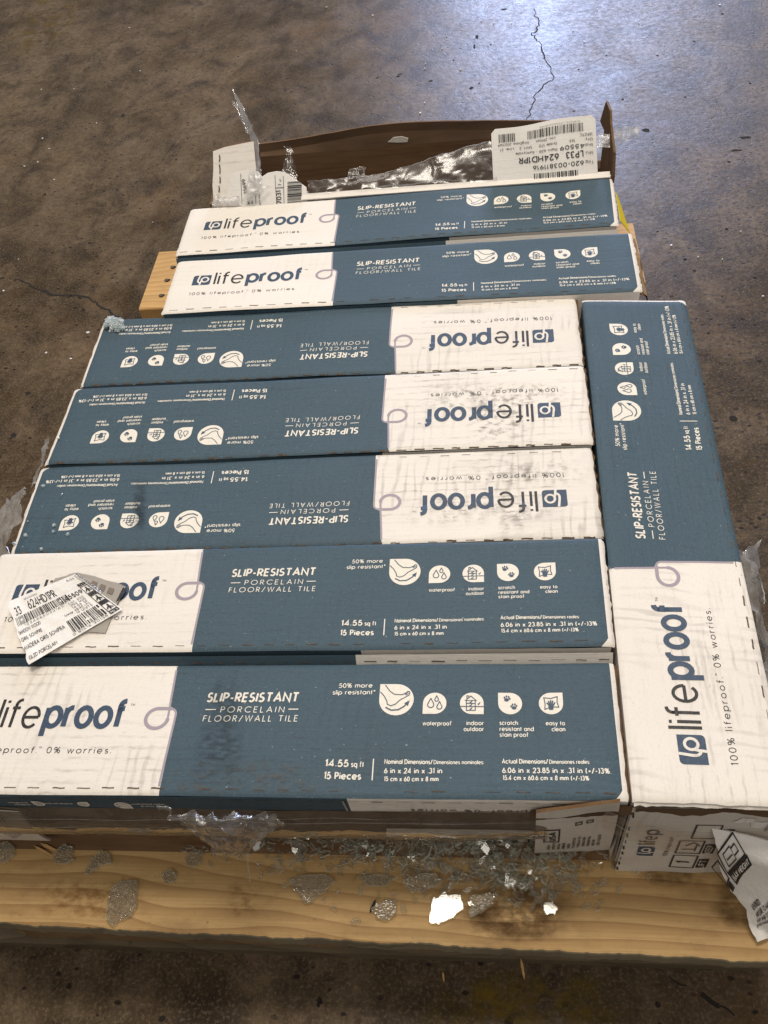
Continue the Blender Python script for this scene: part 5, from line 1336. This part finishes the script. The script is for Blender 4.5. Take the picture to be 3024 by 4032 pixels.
big = [
 ('long crazed glass piece near the front edge of the board, left', [(240, 1925), (262, 1905), (297, 1902), (297, 1955), (285, 1980), (262, 1988), (245, 2003), (232, 1990)], .0042, 'cracked', (0, 0)),
 ('crazed glass piece beside the wooden splinters', [(122, 1838), (145, 1825), (160, 1832), (162, 1858), (140, 1868), (118, 1862)], .0045, 'cracked', (0, 0)),
 ('crazed glass piece with a tail, below the film band', [(198, 1858), (222, 1838), (240, 1848), (242, 1866), (215, 1872), (195, 1890), (186, 1888)], .0045, 'cracked', (0, 0)),
 ('crazed glass lump at the left edge of the board', [(-12, 1830), (20, 1820), (34, 1832), (30, 1852), (8, 1866), (-12, 1862)], .0045, 'cracked', (0, 0)),
 ('small crazed glass nugget alone on bare wood', [(352, 1888), (372, 1880), (384, 1890), (377, 1908), (362, 1910), (352, 1900)], .0045, 'cracked', (0, 0)),
 ('grey crazed glass square near the hanging film thread', [(402, 1852), (420, 1836), (441, 1842), (436, 1862), (420, 1872), (404, 1868)], .0042, 'cracked', (0, 0)),
 ('wedge of crazed glass under the heap, point towards the front', [(622, 1905), (650, 1893), (705, 1890), (725, 1905), (700, 1930), (662, 1954), (640, 1930)], .0040, 'cracked', (0, 0)),
 ('crazed glass slab leaning at the front of the heap', [(870, 1907), (905, 1892), (940, 1888), (952, 1905), (915, 1925), (890, 1930)], .0042, 'cracked', (-.1, .25)),
 ('rounded crazed glass piece left of the bright mirror-like one', [(800, 1962), (835, 1948), (856, 1945), (855, 1975), (838, 1990), (815, 1985)], .0042, 'cracked', (0, 0)),
 ('flat glass piece mirroring the lamp, brightest on the board', [(935, 1945), (955, 1935), (996, 1937), (1000, 1965), (975, 1985), (948, 1998), (928, 1992)], .0040, 'mirror', (0, 0)),
 ('dark crazed glass block right of the mirror-like piece', [(1014, 1942), (1060, 1932), (1066, 1955), (1040, 1972), (1014, 1980)], .0050, 'cracked', (.0, .35)),
 ('small glass tile mirroring the lamp beside the dark stain', [(1172, 1955), (1190, 1950), (1204, 1966), (1198, 1976), (1180, 1976)], .0036, 'mirror', (0, 0)),
 ('grey crazed glass piece in the middle of the heap edge', [(780, 1898), (820, 1890), (852, 1900), (830, 1915), (790, 1912)], .0042, 'cracked', (0, 0)),
 ('white glass chip glinting at the top of the heap', [(547, 1828), (553, 1816), (566, 1823), (560, 1836), (549, 1840)], .004, 'crumb', (0, 0)),
 ('tiny white glinting chip above the middle of the heap', [(782, 1822), (788, 1828), (794, 1824), (796, 1830), (790, 1836), (784, 1832)], .004, 'crumb', (0, 0)),
]
t = NT('mirror_glass'); p_ = t.pos()
n_ = t.bump(t.noise(t.map(p_, (420, 300, 300)), 1.0, 4, .6), .22, .0006)
d_ = t.n('ShaderNodeBsdfGlossy', ins={'Color': (.75, .74, .70), 'Roughness': .10, 'Normal': n_}); tt = t.n('ShaderNodeBsdfTransparent', ins={'Color': (.8, .8, .78)})
mx_ = t.n('ShaderNodeMixShader', ins={0: .10, 1: tt.outputs[0], 2: d_.outputs[0]}); t.t.links.new(mx_.outputs[0], t.out.inputs[0]); M['mirror'] = t.m
for lab, poly, th, mk, tl_ in big:
    slab_thing('glass_fragment', lab, 'broken glass', poly, DK + .0012 + (.003 if tl_ != (0, 0) else 0), th, M[mk], 'larger glass fragments on the board', .0012, tl_, M['glassedge'] if mk == 'cracked' else None)
# loose medium shards round the heap
spots = []
while len(spots) < 95:
    x, y = rg.gauss(1050, 190), rg.gauss(1900, 48)
    if not (480 < x < 1420 and 1822 < y < 1992): continue
    if rg.random() < .35 and y > 1930 : continue
    spots.append((x, y))
spots += [(1240, 1832), (1275, 1836), (1215, 1905), (1240, 1910), (1205, 1890), (1270, 1958), (1290, 1962), (1300, 1950), (1085, 1900), (1100, 1965), (1150, 1960), (1165, 1945), (1140, 1985), (700, 1985 - 40), (720, 1962), (1190, 1935), (445, 1835), (455, 1868), (560, 1870), (600, 1860)]
for (x, y) in spots:
    mb = MB(); c = atz(x, y, DK); L_ = rg.uniform(.006, .014); W_ = rg.uniform(.003, .007); T_ = rg.uniform(.002, .0036)
    rot = Euler((rg.gauss(0, .12), rg.gauss(0, .12), rg.uniform(0, 6.28))).to_matrix()
    c.z = DK + .001 + abs(rot[2][0]) * L_ * .5 + abs(rot[2][1]) * W_ * .5 + T_ * .5
    shard_into(mb, c, L_, W_, T_, rot, M['glass'], rg)
    o = mb.build('glass_shard', None, c); tag(o, 'loose clear glass shard on the front pallet board', 'broken glass', 'loose glass shards on the board')
# lump of shattered glass on the corner of the third carton
def lump():
    mb = MB()
    for k in range(60):
        x = rg.uniform(226, 268); y = rg.uniform(684, 716)
        if ((x - 247) / 22) ** 2 + ((y - 700) / 15) ** 2 > 1: continue
        c = atz(x, y, ZT - .0035 + rg.uniform(.002, .006))
        shard_into(mb, c, rg.uniform(.006, .012), rg.uniform(.005, .009), .003, Euler((rg.gauss(0, .3), rg.gauss(0, .3), rg.uniform(0, 6))).to_matrix(), M['pale'], rg)
    o = mb.build('glass_lump', None, atz(247, 700, ZT)); tag(o, 'pale lump of shattered glass on the corner of a blue carton', 'broken glass')
M['pale'] = m_glass('pale_glass', True, .1, .45, (.62, .68, .70))
lump()
# crumbs on the carton tops
for x, y, s_ in ((171, 1911 / 1.0 * .55, 0),): pass
CR = 'glass crumbs on the dotted carton'
src = [(171, 1915, 5.0), (213, 2067, 4.2), (210, 2092, 3.2), (267, 2103, 3.6), (101, 2107, 4.4), (55, 2138, 4.2), (163, 2161, 3.6), (110, 2052, 2.0), (244, 1946, 2.6)]
for sx, sy, mm in src:
    mb = MB(); c = atz(sx / S, sy / S, ZT - .0026 + .0022)
    shard_into(mb, c, mm * .0012, mm * .001, mm * .0006, Euler((rg.gauss(0, .25), rg.gauss(0, .25), rg.uniform(0, 6))).to_matrix(), M['pale'], rg, 5)
    o = mb.build('glass_crumb', None, c); tag(o, 'pale glass crumb lying on the blue carton with the dark smudge', 'glass crumb', CR)
for sx, sy, mm, lab in ((230, 1725, 3.0, 'single glass crumb on the middle blue carton'),):
    mb = MB(); c = atz(sx / S, sy / S, ZT + .002); shard_into(mb, c, mm * .0012, mm * .001, .002, Euler((0, .2, .4)).to_matrix(), M['crumb'], rg, 5)
    tag(mb.build('glass_crumb', None, c), lab, 'glass crumb')
# crumbs on the floor
fl = [(190, 718, 5), (100, 762, 3), (153, 775, 3), (8, 628, 3.2), (92, 299, 3), (82, 350, 2.8), (53, 359, 2.6), (117, 388, 2.8), (106, 321, 2.4), (209, 266, 2.6), (303, 153, 2.8), (89, 193, 2.6), (279, 60, 2.6), (160, 192, 1.8),
      (706, 15, 4), (805, 33, 3.4), (1156, 60, 2.4), (1262, 90, 2.6), (1238, 66, 2.2), (955, 105, 3), (965, 78, 2.2), (995, 150, 4), (918, 148, 3), (919, 138, 2.4), (908, 244, 3.2), (917, 222, 3), (1066, 50, 2.4), (1380, 50, 2.2),
      (1555, 10, 3), (1450, 530, 2.6), (1600, 500, 2), (1508, 555, 2), (1560, 560, 1.8), (1290, 20, 2), (1040, 45, 2), (1105, 50, 2), (640, 110, 1.6), (330, 480, 1.6), (40, 560, 1.6), (1648, 640, 2.4)]
for i, (x, y, mm) in enumerate(fl):
    mb = MB(); c = atz(x, y, .0016)
    shard_into(mb, c, mm * .0019, mm * .0014, .0018, Euler((rg.gauss(0, .1), rg.gauss(0, .1), rg.uniform(0, 6))).to_matrix(), M['crumb'], rg, 5)
    c2 = c.copy(); o = mb.build('glass_crumb', None, c2); tag(o, 'tiny white glass crumb scattered on the concrete floor', 'glass crumb', 'glass crumbs on the floor')
# wooden splinters
def splinter(label, a0, b0, wd, z, mat):
    A, B_ = atz(*a0, z), atz(*b0, z); d = (B_ - A).normalized(); n = Vector((-d.y, d.x, 0)) * wd
    mb = MB(); mb.slab([A, A.lerp(B_, .3) + n, A.lerp(B_, .8) + n * .8, B_, A.lerp(B_, .75) - n * .7, A.lerp(B_, .25) - n], (0, 0, .002), mat)
    tag(mb.build('wood_splinter', None, (A + B_) / 2), label, 'splinter')
splinter('pale splinter sticking from the pallet front over the floor', (1125, 2070), (1133, 2118), .0013, .03, M['deckend'])
splinter('small pale sliver of wood on the yellow paint', (957, 2100), (959, 2122), .0010, .002, M['deckend'])
splinter('yellow splinter beside the crazed glass at the left', (88, 1822), (128, 1842), .0016, DK + .001, M['deckend'])
splinter('second thin splinter crossing under the yellow one', (74, 1828), (112, 1848), .0010, DK + .0035, M['deckend'])
splinter('short black splinter of bark on the board', (799, 1972), (812, 1944), .0011, DK + .001, M['crack'])
